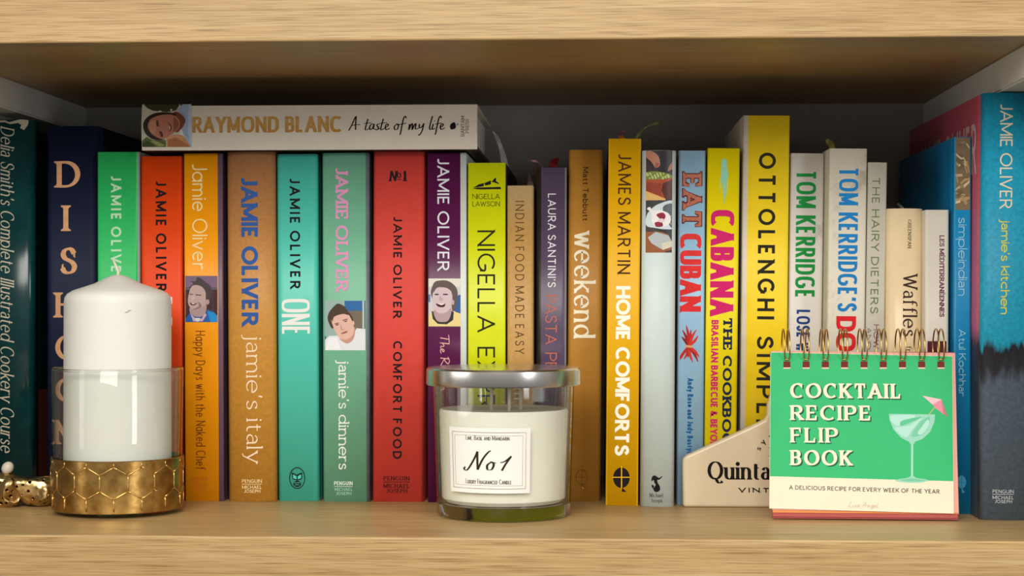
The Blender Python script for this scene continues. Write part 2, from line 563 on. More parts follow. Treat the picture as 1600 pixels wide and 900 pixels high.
HAND = {  # pen strokes of the handwritten lines
    'A': (.8, [[(0, -.05), (.2, .4), (.42, 1), (.46, .5), (.5, 0)], [(.12, .3), (.4, .36), (.8, .4)]]),
    'N': (1.0, [[(0, .12), (-.06, .02), (.06, -.06), (.2, .1), (.42, .6), (.52, .95)], [(.52, .95), (.56, .5), (.62, 0)], [(.62, 0), (.8, .55), (1.0, .9), (1.12, 1.0)]]),
    'T': (.6, [[(.35, 1), (.3, .5), (.24, 0)], [(0, .92), (.3, .98), (.7, 1)]]),
    'R': (.7, [[(.15, .95), (.12, .5), (.08, 0)], [(0, .85), (.3, 1.02), (.52, .85), (.3, .52), (.14, .48), (.4, .25), (.7, 0)]]),
    'L': (.6, [[(.4, .9), (.3, 1), (.2, .85), (.16, .3), (.02, .04), (.2, .05), (.5, 0), (.65, .1)]]),
    'a': (.46, [[(.34, .4), (.16, .42), (.04, .2), (.12, .02), (.26, .12), (.36, .42), (.34, .1), (.46, .06)]]),
    'e': (.36, [[(0, .15), (.2, .24), (.26, .38), (.14, .42), (.06, .2), (.16, 0), (.4, .12)]]),
    'f': (.34, [[(.42, .86), (.32, 1), (.22, .8), (.16, .3), (.1, -.3), (.04, -.36)], [(0, .4), (.2, .42), (.46, .5)]]),
    'g': (.42, [[(.34, .4), (.16, .42), (.04, .2), (.14, .04), (.34, .4), (.3, -.2), (.12, -.36), (.06, -.2), (.44, .1)]]),
    'h': (.44, [[(.1, 1), (.06, .5), (.02, 0), (.1, .3), (.24, .42), (.3, .3), (.3, .05), (.46, .06)]]),
    'i': (.2, [[(.06, .42), (.02, .1), (.1, .02), (.22, .1)], [(.12, .62), (.15, .66)]]),
    'l': (.22, [[(.16, 1), (.06, .4), (.04, .08), (.12, 0), (.24, .08)]]),
    'm': (.72, [[(.04, .42), (.02, 0), (.14, .36), (.24, .42), (.26, 0), (.4, .36), (.5, .42), (.5, .06), (.74, .1)]]),
    'n': (.46, [[(.04, .42), (.02, 0), (.14, .36), (.26, .42), (.28, .06), (.46, .08)]]),
    'o': (.42, [[(.2, .42), (.04, .25), (.08, .02), (.26, .04), (.32, .3), (.2, .42), (.42, .36)]]),
    'r': (.34, [[(.04, .42), (.06, 0), (.12, .34), (.3, .42), (.34, .36)]]),
    's': (.34, [[(.28, .4), (.16, .42), (.12, .3), (.24, .16), (.16, 0), (0, .04)], [(.18, .02), (.36, .1)]]),
    't': (.34, [[(.2, .82), (.12, .4), (.08, .04), (.18, 0), (.34, .1)], [(-.06, .46), (.16, .5), (.5, .52)]]),
    'u': (.46, [[(.04, .42), (.02, .1), (.14, .02), (.28, .2), (.34, .42), (.32, .06), (.46, .08)]]),
    'y': (.44, [[(.04, .42), (.04, .2), (.14, .12), (.3, .3), (.36, .42), (.28, -.1), (.12, -.4), (.02, -.36)]]),
    '1': (.5, [[(.0, .5), (.2, .6), (.44, .92)], [(.44, .92), (.24, .45), (.08, -.02)]]),
}


def _arc(a, n, k):
    _, cx, cy, rx, ry, a0, a1 = a
    m = max(4, int(abs(a1 - a0) / 360 * n))
    out = []
    for i in range(m + 1):
        t = R_(a0 + (a1 - a0) * i / m)
        c, s = math.cos(t), math.sin(t)
        if k != 2:
            c = math.copysign(abs(c) ** (2 / k), c)
            s = math.copysign(abs(s) ** (2 / k), s)
        out.append((cx + rx * c, cy + ry * s))
    return out


class Letters:
    """collects quads of printed strokes in text space (cap height 1), each stroke a hair above the last"""

    def __init__(self):
        self.v, self.f, self.k = [], [], 0

    def poly(self, pts):
        i = len(self.v)
        self.v += [(x, y, self.k) for x, y in pts]
        self.f.append(tuple(range(i, i + len(pts))))

    def strip(self, L, Rr, closed=False):
        i = len(self.v)
        for a, b in zip(L, Rr):
            self.v += [(a[0], a[1], self.k), (b[0], b[1], self.k)]
        n = len(L)
        for j in range(n if closed else n - 1):
            a, b = i + 2 * j, i + 2 * ((j + 1) % n)
            self.f.append((a, a + 1, b + 1, b))
        self.k += 1


def stroke(L, pts, thick, cut=(None, None), closed=False):
    n = len(pts)
    lo, hi = [], []
    for i in range(n):
        a = pts[(i - 1) % n] if closed or i else pts[i]
        b = pts[(i + 1) % n] if closed or i < n - 1 else pts[i]

        def nd(p, q):
            dx, dy = q[0] - p[0], q[1] - p[1]
            l = math.hypot(dx, dy) or 1e-9
            return dx / l, dy / l
        d1 = nd(a, pts[i]) if a != pts[i] else nd(pts[i], b)
        d2 = nd(pts[i], b) if b != pts[i] else d1
        dx, dy = d1[0] + d2[0], d1[1] + d2[1]
        l = math.hypot(dx, dy) or 1e-9
        dx, dy = dx / l, dy / l
        h = thick(dx, dy) / 2
        mit = min(1.6, 1 / max(0.3, dx * d1[0] + dy * d1[1]))
        lo.append((pts[i][0] + dy * h * mit, pts[i][1] - dx * h * mit))
        hi.append((pts[i][0] - dy * h * mit, pts[i][1] + dx * h * mit))
    for e, yb in enumerate(cut):
        if yb is None:
            continue
        i, j = (0, 1) if e == 0 else (-1, -2)
        dx, dy = pts[i][0] - pts[j][0], pts[i][1] - pts[j][1]
        if abs(dy) < 1e-6:
            continue
        for arr in (lo, hi):
            p = arr[i]
            t = (yb - p[1]) / dy
            arr[i] = (p[0] + dx * t, yb)
    L.strip(lo, hi, closed)


def text2d(s, length, t=.13, c=1.0, serif=None, slant=0.0, k=2.0, track=.12, nib=0, caps=None, single_a=False, hand=False, space=.3, sc=0.0, narrow=1.0):
    """returns a Letters whose text is `length` cap heights long"""
    L = Letters()
    th = t * c
    na = R_(nib)

    def thick(dx, dy):
        v = abs(dx * math.sin(na) - dy * math.cos(na)) / (math.cos(na) if na < 1 else 1)
        return th + (t - th) * min(1, v) ** 1.3
    def se(ch):
        return serif[0] * (.5 if ch in 'tfrcseaoyvwQOCGSVWYAT' else 1.5) if serif else 0
    items = []
    for ch in s:
        if ch == ' ':
            items.append((' ', None, 1.0))
            continue
        if ch in 'ÉÈ':
            items.append((ch, CAPS['E'], 1.0))
        elif hand:
            items.append((ch, HAND[ch], 1.0))
        elif sc and ch.islower():
            items.append((ch, CAPS[ch.upper()], sc))
        elif ch in CAPS:
            items.append((ch, CAPS[ch], 1.0))
        else:
            items.append((ch, LOW['@' if (ch == 'a' and single_a) else ch], 1.0))
    fixed = var = 0.0
    for i, (ch, g, q) in enumerate(items):
        if g is None:
            var += space * (1 if hand else .75)
            fixed += 0 if hand else .16
        else:
            var += g[0] * q
            fixed += 0 if hand else t * q + (track if i < len(items) - 1 else 0) + se(ch)
    wx = max(.25, (length - fixed) / max(var, 1e-6)) if length else narrow
    x = 0.0
    hh = th / 2
    for ch, g, q in items:
        if g is None:
            x += space * wx if hand else space * .75 * wx + .16
            continue
        w, strokes = g
        if not hand:
            x += t * q / 2 + se(ch) / 2
        low = ch.islower() and not hand and q == 1.0

        def my(y):
            if hand:
                return y
            if low:
                an = [(-.3, -.3 + hh), (0, hh), (X, X - hh), (1, 1 - hh)]
            else:
                an = [(0, hh), (1, 1 - hh)]
            if y <= an[0][0]:
                return y + hh
            for (a, b), (a2, b2) in zip(an, an[1:]):
                if y <= a2:
                    return b + (b2 - b) * (y - a) / (a2 - a)
            return y - hh

        def T(p):
            yy = my(p[1]) * q
            return (x + p[0] * wx * q + slant * yy, yy)
        if ch in 'ÉÈ':
            stroke(L, [(x + wx * .15, 1.1), (x + wx * .36, 1.25)], lambda a, b: th * .8)
        for st in strokes:
            if hand:
                pts = [T(p) for p in catmull(st, 7)]
                stroke(L, pts, thick)
                continue
            if st[0] == 'dot':
                cx, cy = T(st[1])
                r = t * .62
                L.poly([(cx + r * math.cos(a * math.pi / 7), cy + r * math.sin(a * math.pi / 7)) for a in range(14)])
                L.k += 1
                continue
            body, fl = st
            if body[0] == 'S':
                raw = catmull(body[1], 6)
            else:
                raw = []
                for p in body:
                    raw += _arc(p, 40, k) if p[0] == 'A' else [p]
            closed = math.hypot(raw[0][0] - raw[-1][0], raw[0][1] - raw[-1][1]) < 1e-6
            pts = []
            for p in raw[:-1] if closed else raw:
                p = T(p)
                if not pts or math.hypot(p[0] - pts[-1][0], p[1] - pts[-1][1]) > 1e-5:
                    pts.append(p)
            cut = [None, None]
            if not closed:
                for e, (i, j) in enumerate(((0, 1), (-1, -2))):
                    y0 = raw[0 if e == 0 else -1][1]
                    dx, dy = pts[i][0] - pts[j][0], pts[i][1] - pts[j][1]
                    if any(abs(y0 - b) < 1e-6 for b in (0, 1, X, -.3)) and abs(dy) > .35 * math.hypot(dx, dy):
                        cut[e] = y0 * q
            stroke(L, pts, thick, cut, closed)
            if serif:
                sx, sh = serif
                for e in (0, 1):
                    f = fl[e]
                    i = 0 if e == 0 else -1
                    px, py = pts[i]
                    if f in 'slr' and cut[e] is not None:
                        yb = cut[e]
                        up = 1 if (raw[-1 if e == 0 else 0][1] > raw[i][1]) else -1
                        px = px + slant * (yb - py) + (0 if abs(pts[0][0] - pts[-1][0]) < .1 else (pts[i][0] - pts[-1 - i][0]) * 0.02)
                        a = sx if f in 'sl' else 0
                        b = sx if f in 'sr' else 0
                        h2 = t / 2 * .98
                        L.poly([(px - h2 - a, yb), (px + h2 + b, yb), (px + h2 + b + slant * sh * up, yb + sh * up), (px - h2 - a + slant * sh * up, yb + sh * up)])
                        L.k += 1
                        L.poly([(px - h2 - a * .6, yb + sh * up), (px + h2 + b * .6, yb + sh * up), (px + h2, yb + (sh + .07) * up), (px - h2, yb + (sh + .07) * up)])
                        L.k += 1
                    elif f == 'v':
                        dn = -1 if py > .5 * q else 1
                        w2 = max(th, t * .35) / 2
                        yb = (1 if py > .5 * q else 0) * q
                        ln = .26
                        if ch in 'CGS':
                            L.poly([(px - w2, py + .1 * -dn), (px + w2, py + .13 * -dn), (px + w2, py + ln * .65 * dn), (px - w2 * .6, py + .12 * dn)])
                        else:
                            s_ = 1 if e == 1 else -1
                            L.poly([(px - 2.4 * w2 * s_, yb), (px + w2 * s_, yb), (px + w2 * 1.3 * s_, yb + (ln + hh) * dn), (px - w2 * .2 * s_, yb + (ln + hh) * dn)])
                        L.k += 1
        x += w * wx * q + (0 if hand else t * q / 2 + track + se(ch) / 2)
    return L


GEO = dict(t=.185, track=.3)                 # geometric sans
LIGHT = dict(t=.085, track=.12, single_a=True)
BOLD = dict(t=.23, c=.85, track=.06)
COND = dict(t=.17, c=.85, track=.1, k=2.9)
HEAVY = dict(t=.27, c=.68, track=.04, k=3.2)
SERIF = dict(t=.17, c=.38, serif=(.09, .05), track=.08, nib=16)
SLAB = dict(t=.2, c=.75, serif=(.08, .13), track=.03)
SLABL = dict(t=.12, c=.75, serif=(.07, .08), track=.06)
OLD = dict(t=.095, c=.5, serif=(.06, .04), track=.12, nib=16)


def fine_mesh(v2, faces, fm, step):
    """cut flat print into pieces no longer than step so that it can follow a curved surface"""
    bm = bmesh.new()
    vv = [bm.verts.new(p) for p in v2]
    for i, f in enumerate(faces):
        try:
            ff = bm.faces.new([vv[j] for j in f])
            ff.material_index = fm[i] if fm else 0
        except ValueError:
            pass
    bmesh.ops.triangulate(bm, faces=bm.faces[:])
    for _ in range(7):
        es = [e for e in bm.edges if (e.verts[0].co.xy - e.verts[1].co.xy).length > step]
        if not es:
            break
        bmesh.ops.subdivide_edges(bm, edges=es, cuts=1)
        bmesh.ops.triangulate(bm, faces=[f for f in bm.faces if len(f.verts) > 3])
    bm.verts.index_update()
    out = [tuple(v.co) for v in bm.verts], [tuple(v.index for v in f.verts) for f in bm.faces], [f.material_index for f in bm.faces]
    bm.free()
    return out


def lettering(name, parent, s, frame, mapf, m, off=0.00012, step=0, **st):
    """frame = (origin, adv, up, length, cap): mapf(local point) puts it on the surface. adv/up are unit 2-D vectors"""
    o2, adv, up, length, cap = frame
    L = text2d(s, length / cap if length else 0, **st)
    # all faces to look the same way out of the print
    out = []
    for f in L.f:
        a = sum(L.v[f[i]][0] * L.v[f[(i + 1) % len(f)]][1] - L.v[f[(i + 1) % len(f)]][0] * L.v[f[i]][1] for i in range(len(f)))
        out.append(f if a > 0 else tuple(reversed(f)))
    v2 = [(o2[0] + (adv[0] * x + up[0] * y) * cap, o2[1] + (adv[1] * x + up[1] * y) * cap, k) for x, y, k in L.v]
    if step:
        v2, out, _ = fine_mesh(v2, out, None, step)
    vs = [mapf(x, y, off + 2e-6 * k) for x, y, k in v2]
    return obj(name, vs, out, m, parent)


# ================================================================= SETTING
TOPZ = 0.3032
BACK = 0.373
LEFT, RIGHT = -0.4215, 0.2655
OAK = wood((208, 180, 130), (194, 162, 109), (172, 139, 90))
WHITE = mat((206, 204, 196), 0.6, 0.05, scale=25)
WALL = mat((158, 154, 149), 0.75, 0.06, scale=18)


def block(name, lo, hi, m, bevel=0.0, kind='structure', parent=None):
    o = from_bm(name, box_bm(lo, hi, bevel), m, parent)
    if kind:
        o['kind'] = kind
    return o


block('wall_back', (-0.5, BACK, -0.2), (0.36, BACK + 0.03, 0.6), WALL)
block('wall_left', (LEFT - 0.05, 0.005, -0.2), (LEFT - 0.02, BACK, 0.6), WALL)
block('wall_right', (RIGHT + 0.035, 0.005, -0.2), (RIGHT + 0.065, BACK, 0.6), WALL)
SHW = (LEFT - 0.02, RIGHT + 0.035)


def shelf(z0, z1, label):
    r = empty('shelf', (0, 0, z0))
    tag(r, label, 'shelf', 'oak shelves')
    from_bm('board', box_bm((SHW[0], 0, 0), (SHW[1], BACK, z1 - z0), 0.0011, 3), OAK, r)
    return r


shelf(TOPZ, TOPZ + 0.042, 'thick light oak shelf board above the books, its shaded underside showing')
shelf(-0.042, 0.0, 'thick light oak shelf board the books and candles stand on')


def batten(name, x0, x1, y0):
    bm = bmesh.new()
    zb, zt = 0.2815, TOPZ
    # front end is cut off at a slant
    pr = [(y0, zt), (BACK, zt), (BACK, zb), (y0 + 0.004, zb), (y0, zb + 0.005)]
    a = [bm.verts.new((x0, y, z)) for y, z in pr]
    b = [bm.verts.new((x1, y, z)) for y, z in pr]
    bm.faces.new(a)
    bm.faces.new(list(reversed(b)))
    for i in range(len(pr)):
        j = (i + 1) % len(pr)
        bm.faces.new((a[i], b[i], b[j], a[j]))
    bmesh.ops.bevel(bm, geom=bm.edges[:], offset=0.0012, segments=2, affect='EDGES')
    o = from_bm(name, bm, WHITE)
    o['kind'] = 'structure'


batten('trim_1', LEFT - 0.02, LEFT, 0.015)
batten('trim_2', RIGHT, RIGHT + 0.035, 0.022)

# ================================================================= BOOKS
SPINES = []


class Book:
    def __init__(self, px, label, spine, side=None, bulge=0.0, r=0.0016, depth=None, board=0.0022, paper=None, inset=0.003, right_side=None, groove=True, edge_l=0, edge_r=0,
                 group='cookbooks standing in a row on the shelf', yaw=0.0):
        uTL, uTR, vT, uBL, uBR, vB = px
        c = on_z((uBL + uBR) / 2, vB)
        y = c.y
        self.y = y
        bl, br = on_y(uBL, vB, y), on_y(uBR, vB, y)
        tl, tr = on_y(uTL, vT, y), on_y(uTR, vT, y)
        w = ((br.x - bl.x) + (tr.x - tl.x)) / 2
        dx = ((tl.x + tr.x) - (bl.x + br.x)) / 2
        h0 = (tl.z + tr.z) / 2
        self.lean = math.atan2(dx, h0)
        h = math.hypot(dx, h0)
        self.w, self.h = w, h
        self.base = Vector(((bl.x + br.x) / 2, y, abs(w / 2 * math.sin(self.lean))))
        D = depth or min(0.185, BACK - 0.004 - y)
        self.D = D
        self.bulge, self.r = bulge, r
        self.step = .0015 if bulge else 0
        self.root = empty('cookbook', self.base, (0, self.lean, 0))
        tag(self.root, label, 'book', group)
        # outline of the cover seen from above
        n = 14
        hw = w / 2
        prof = []
        sp = []
        prof.append((-hw, D))
        if groove:
            prof += [(-hw, bulge + r + 0.011), (-hw + 0.0009, bulge + r + 0.0065)]
        prof.append((-hw, bulge + r + 0.0025))
        ns0 = len(prof) - 1
        for i in range(n + 1):
            t = -1 + 2 * i / n
            # corners taken off with radius r, the middle bowed by bulge
            xx = hw * t
            prof.append((xx, self.surf(xx)))
        # extra points in the rounded corners
        xs = [-hw, -hw + r * .15, -hw + r * .5, -hw + r]
        mids = [-hw + r + (2 * hw - 2 * r) * i / n for i in range(1, n)]
        el, er = edge_l * (y - CAM.y) / F_PX, edge_r * (y - CAM.y) / F_PX
        if el:
            mids.append(-hw + el)
        if er:
            mids.append(hw - er)
        mids = [x for x in sorted(set(mids)) if abs(x) < hw - r - 1e-5]
        xs = xs + mids + [-x for x in reversed([-hw, -hw + r * .15, -hw + r * .5, -hw + r])]
        prof = prof[:ns0 + 1] + [(xx, self.surf(xx)) for xx in xs]
        ns1 = len(prof) - 1
        prof.append((hw, bulge + r + 0.0025))
        if groove:
            prof += [(hw - 0.0009, bulge + r + 0.0065), (hw, bulge + r + 0.011)]
        prof.append((hw, D))
        N = len(prof)
        inner = []
        for i, p in enumerate(prof):
            a, b = prof[max(0, i - 1)], prof[min(N - 1, i + 1)]
            ddx, ddy = b[0] - a[0], b[1] - a[1]
            l = math.hypot(ddx, ddy)
            inner.append((p[0] - ddy / l * board, p[1] + ddx / l * board))
        vs = [(x, y_, z) for z in (0, h) for (x, y_) in prof] + [(x, y_, z) for z in (0, h) for (x, y_) in inner]
        fs, fm, sm = [], [], []
        for i in range(N - 1):
            on_spine = ns0 <= i <= ns1
            k = 0 if on_spine else (1 if i < ns0 else 2)
            xm = (prof[i][0] + prof[min(i + 1, N - 1)][0]) / 2
            if on_spine and el and xm < -hw + el:
                k = 1
            if on_spine and er and xm > hw - er:
                k = 2
            fs.append((i, i + 1, N + i + 1, N + i)); fm.append(k); sm.append(on_spine)
            fs.append((2 * N + i + 1, 2 * N + i, 3 * N + i, 3 * N + i + 1)); fm.append(k); sm.append(False)
            fs.append((N + i, N + i + 1, 3 * N + i + 1, 3 * N + i)); fm.append(k); sm.append(False)
            fs.append((i + 1, i, 2 * N + i, 2 * N + i + 1)); fm.append(k); sm.append(False)
        for i in (0, N - 1):
            f = (i, N + i, 3 * N + i, 2 * N + i)
            fs.append(f if i == 0 else tuple(reversed(f))); fm.append(1 if i == 0 else 2); sm.append(False)
        side = side or spine
        self.cover = obj('cover', vs, fs, [spine, side, right_side or side], self.root, fm, sm)
        pb = box_bm((-hw + board + 0.0001, bulge + r + board + 0.002, inset), (hw - board - 0.0001, D - inset - 0.0005, h - inset))
        if w > 2 * board + 0.003:
            self.pages = from_bm('page_block', pb, paper or PAPER, self.root)
        else:
            pb.free()

    def surf(self, x):
        hw, r = self.w / 2, self.r
        x = max(-hw, min(hw, x))
        yb = self.bulge * (x / hw) ** 2
        e = abs(x) - (hw - r)
        if e > 0:
            yb += r - math.sqrt(max(0, r * r - e * e))
        return yb

    def loc(self, u, v):
        p = on_y(u, v, self.y) - self.base
        c, s = math.cos(-self.lean), math.sin(-self.lean)
        return (p.x * c + p.z * s, -p.x * s + p.z * c)

    def mapf(self, x, z, off):
        return (x, self.surf(x) - off, z)

    def down(self, name, s, u0, u1, v0, v1, m, off=0.00012, **st):
        """text that reads from the top of the spine down, baseline at u0 and cap line at u1"""
        vm = (v0 + v1) / 2
        a, b = self.loc(u0, vm), self.loc(u1, vm)
        z0, z1 = self.loc((u0 + u1) / 2, v0)[1], self.loc((u0 + u1) / 2, v1)[1]
        return lettering(name, self.root, s, ((a[0], z0), (0, -1), (1, 0), z0 - z1, b[0] - a[0]), self.mapf, m, off, self.step, **st)

    def across(self, name, s, u0, u1, v0, v1, m, off=0.00012, **st):
        """upright text: v0 top of the capitals, v1 baseline"""
        a, b = self.loc(u0, v1), self.loc(u1, v1)
        z1 = self.loc(u0, v0)[1]
        return lettering(name, self.root, s, (a, (1, 0), (0, 1), b[0] - a[0], z1 - a[1]), self.mapf, m, off, self.step, **st)

    def up(self, name, s, u0, u1, v0, v1, m, off=0.00012, **st):
        """text reading upwards: baseline at u1 (right), cap line at u0, from v1 up to v0"""
        a, b = self.loc(u1, v1), self.loc(u0, v1)
        z0 = self.loc(u0, v0)[1]
        return lettering(name, self.root, s, (a, (0, 1), (-1, 0), z0 - a[1], a[0] - b[0]), self.mapf, m, off, self.step, **st)

    def stack(self, name, s, uc, wpx, spans, m, **st):
        L = [self.across(name, ch, uc - wp / 2, uc + wp / 2, v0, v1, m, **st) for ch, wp, (v0, v1) in zip(s, wpx, spans)]
        return L

    def print_(self, name, layers, zoom=(0, 0, 1), off=0.0001, label=None):
        """printed picture: layers of (colour, outline points, smooth?) given on the photo (zoom = ox, oy, scale)"""
        vs, fs, fm, ms = [], [], [], []
        for k, ly in enumerate(layers):
            col, pts = ly[0], ly[1]
            sm = len(ly) > 2 and ly[2]
            pts = [(zoom[0] + x / zoom[2], zoom[1] + y / zoom[2]) for x, y in pts]
            if sm:
                pts = catmull(pts, 5, True)
            e = self.w / 2 - self.r * .9
            P = [(max(-e, min(e, q[0])), q[1]) for q in (self.loc(u, v) for u, v in pts)]
            ar = sum(P[i][0] * P[(i + 1) % len(P)][1] - P[(i + 1) % len(P)][0] * P[i][1] for i in range(len(P)))
            if ar < 0:
                P.reverse()
            i0 = len(vs)
            vs += [(x, z, k) for x, z in P]
            fs.append(tuple(range(i0, i0 + len(P))))
            mm = mat(col, 0.35, 0.0) if not isinstance(col, bpy.types.Material) else col
            if mm not in ms:
                ms.append(mm)
            fm.append(ms.index(mm))
        vs, fs, fm = fine_mesh(vs, fs, fm, self.step or 1)
        vs = [self.mapf(x, z, off + 1.2e-5 * k) for x, z, k in vs]
        return obj(name, vs, fs, ms, self.root, fm)


def rect(x0, y0, x1, y1):
    return [(x0, y0), (x1, y0), (x1, y1), (x0, y1)]


def ell(cx, cy, rx, ry, rot=0, n=14):
    c, s = math.cos(R_(rot)), math.sin(R_(rot))
    return [(cx + rx * math.cos(a) * c - ry * math.sin(a) * s, cy + rx * math.cos(a) * s + ry * math.sin(a) * c) for a in [2 * math.pi * i / n for i in range(n)]]


def ring_layers(m, cx, cy, r1x, r1y, r2x, r2y, n=32):
    o = ell(cx, cy, r1x, r1y, n=n)
    i = ell(cx, cy, r2x, r2y, n=n)
    return [(m, [o[k], o[(k + 1) % n], i[(k + 1) % n], i[k]]) for k in range(n)]


BLACK = ink((24, 20, 22))
CREAM = ink((240, 228, 205))
WHT = ink((238, 238, 232))


def publisher(b, u0, u1, v0, v1, m, **st):
    """three small lines with a rule under the first"""
    st = st or dict(t=.15, track=.14)
    h = (v1 - v0) / 3.9
    b.across('publisher_lettering', 'PENGUIN', u0, u1, v0, v0 + h, m, **st)
    b.across('publisher_lettering', 'MICHAEL', u0, u1, v0 + 1.75 * h, v0 + 2.75 * h, m, **st)
    b.across('publisher_lettering', 'JOSEPH', u0 + (u1 - u0) * .1, u1 - (u1 - u0) * .08, v0 + 2.95 * h, v1, m, **st)
    b.print_('publisher_rule', [(m, rect(u0, v0 + 1.3 * h, u1, v0 + 1.45 * h))])


# --- dark green glossy book at the far left
g = specked((12, 62, 66), (20, 80, 82), 40, .45, .7, 0.18)
gs = mat((14, 42, 40), 0.25, 0.1)
b = Book((-36, 51, 187, -36, 51, 776), 'dark teal green glossy cookbook with torn top and cream italic lettering, at the left end', g, gs, bulge=0.0025, r=0.004, board=0.0012)
b.down('title_lettering', "Delia Smith's Complete Illustrated Cookery Course", 1, 22, 197, 706, ink((222, 216, 190)), t=.1, c=.4, serif=(.03, .03), slant=.22, nib=10, track=.06)
b.print_('torn_edge', [((208, 200, 172), [(-30, 187), (-10, 189), (8, 188), (14, 191), (25, 188), (32, 186.5), (46, 187.5), (47, 192), (42, 196), (37, 203), (31, 200), (33, 195), (28, 192), (16, 194), (8, 191), (-30, 192)])], off=.0002)
# picture on its front cover, low on the right hand side
hw = b.w / 2
zz = b.loc(40, 611)[1]
obj('cover_picture', [(hw + .00015, .013, .002), (hw + .00015, b.D - .004, .002), (hw + .00015, b.D - .004, zz), (hw + .00015, .013, zz)], [(0, 1, 2, 3)], mat((126, 62, 46), .3, .15), b.root)

# --- navy
nv = mat((15, 27, 56), 0.6, 0.1, 0.15, scale=120)
b = Book((72, 152, 197, 72, 152, 779), 'navy blue cloth cookbook with large copper capitals stacked down its spine', nv, r=0.004)
cop = mat((222, 166, 122), 0.35, 0.12, 0, 0.35, 200)
b.stack('title_lettering', 'DISHOOM', 107, (43, 22, 29, 46, 43, 43, 50), [(252, 293), (321, 361), (387, 428), (457, 496), (523, 562), (590, 628), (656, 694)], cop, t=.2, c=.42, serif=(.1, .06), nib=10, track=.02)

# --- neon green
gr = specked((44, 196, 104), (30, 160, 84), 90, .58, .75, .5, bump=.1)
b = Book((152, 218.6, 237.5, 152, 219.5, 781), 'bright emerald green cookbook with pale capitals, partly behind the white pillar candle', gr, None, right_side=mat((168, 150, 150), .5, .1), edge_r=3.6)
b.down('author_lettering', 'JAMIE OLIVER', 173.5, 189.5, 274, 442, ink((196, 236, 200)), **GEO)

# --- orange red
orr = mat((232, 72, 14), 0.5, 0.05, 0.1)
b = Book((219.5, 285, 244, 221, 286, 782), 'orange red cookbook with thin black capitals, right of the bright green spine', orr, r=.0024)
b.down('author_lettering', 'JAMIE OLIVER', 243.5, 260, 282, 455, BLACK, **GEO)
b.down('title_lettering', '5', 238, 269, 462, 479, WHT, t=.2)
b.down('title_lettering', 'O', 238, 269, 487, 517, WHT, t=.2, k=3)

# --- orange yellow with portrait
orn = mat((246, 158, 14), 0.35, 0.04)
ps = mat((112, 86, 104), .35, .12)
b = Book((287, 347.5, 240, 289.5, 349.5, 783), 'orange yellow cookbook with a small portrait of a smiling person in a blue denim collar', orn, ps, r=.0008, board=.0012, edge_r=7.6)
b.down('author_lettering', 'Jamie Oliver', 300.5, 324, 256, 421, ink((244, 226, 170)), **LIGHT)
Z = (280, 420, 8.19)
b.print_('portrait_print', [
    ((120, 98, 124), rect(62, 90, 490, 682)), ((64, 40, 50), rect(62, 262, 490, 682)), ((96, 84, 100), rect(62, 238, 490, 268)),
    ((84, 48, 56), rect(80, 268, 100, 600)), ((84, 48, 56), rect(420, 268, 440, 560)),
    ((40, 94, 168), [(62, 640), (140, 560), (220, 600), (330, 590), (360, 520), (440, 550), (490, 600), (490, 682), (62, 682)]),
    ((28, 140, 206), [(360, 540), (440, 560), (488, 600), (488, 680), (400, 680)]),
    ((206, 170, 178), [(140, 560), (170, 600), (215, 640), (290, 636), (330, 560), (350, 590), (300, 670), (180, 672)]),
    ((168, 144, 144), [(135, 500), (180, 600), (290, 610), (345, 540), (345, 420), (300, 380)], True),
    ((206, 214, 220), [(200, 630), (270, 630), (250, 676), (220, 676)]),
    ((72, 62, 66), [(130, 240), (180, 190), (150, 160), (210, 160), (230, 110), (290, 130), (340, 170), (400, 220), (415, 300), (400, 400), (350, 400), (330, 280), (200, 220)], True),
    ((186, 160, 156), [(150, 240), (200, 208), (280, 225), (335, 290), (340, 400), (330, 460), (240, 515), (170, 520), (125, 470), (112, 400), (125, 320)], True),
    ((174, 146, 144), ell(362, 425, 26, 34)),
    ((92, 74, 78), [(135, 318), (180, 322), (178, 334), (135, 330)]), ((92, 74, 78), [(212, 326), (275, 330), (290, 346), (212, 340)]),
    ((200, 176, 170), [(182, 330), (205, 380), (160, 404), (160, 390)]),
    ((96, 58, 64), [(138, 430), (180, 440), (230, 440), (190, 468), (150, 460)], True), ((232, 224, 216), [(148, 436), (210, 444), (180, 454)]),
    ((140, 112, 114), [(240, 420), (290, 470), (250, 510), (170, 522), (250, 480)], True),
], Z)
b.down('title_lettering', 'Happy Days with the Naked Chef', 306, 321, 517, 734, ink((112, 52, 12)), **LIGHT)
publisher(b, 299, 325, 745, 766, ink((196, 108, 16)), t=.16, track=.12, c=.6, serif=(.05, .1))

# --- copper gold
gd = zones([(0.0, (206, 148, 58)), (0.13, (200, 142, 60)), (0.2, (184, 128, 74)), (0.25, (176, 122, 80))], .42, 30, .03, 2, .09)  # shade of the shelf above painted in: browner and darker towards the top
b = Book((351, 429.5, 237, 357, 429.5, 784), 'scuffed copper gold cookbook with bold blue capitals above white serif words', gd, mat((96, 66, 44), .5, .2), bulge=.003, r=.003)
b.down('author_lettering', 'JAMIE OLIVER', 377, 403, 275, 509, ink((52, 92, 160)), t=.23, c=.9, track=.07)
b.down('title_lettering', "jamie's italy", 385, 410, 524, 724, ink((244, 222, 190)), **OLD)
publisher(b, 378, 409, 749, 770, ink((240, 214, 160)))

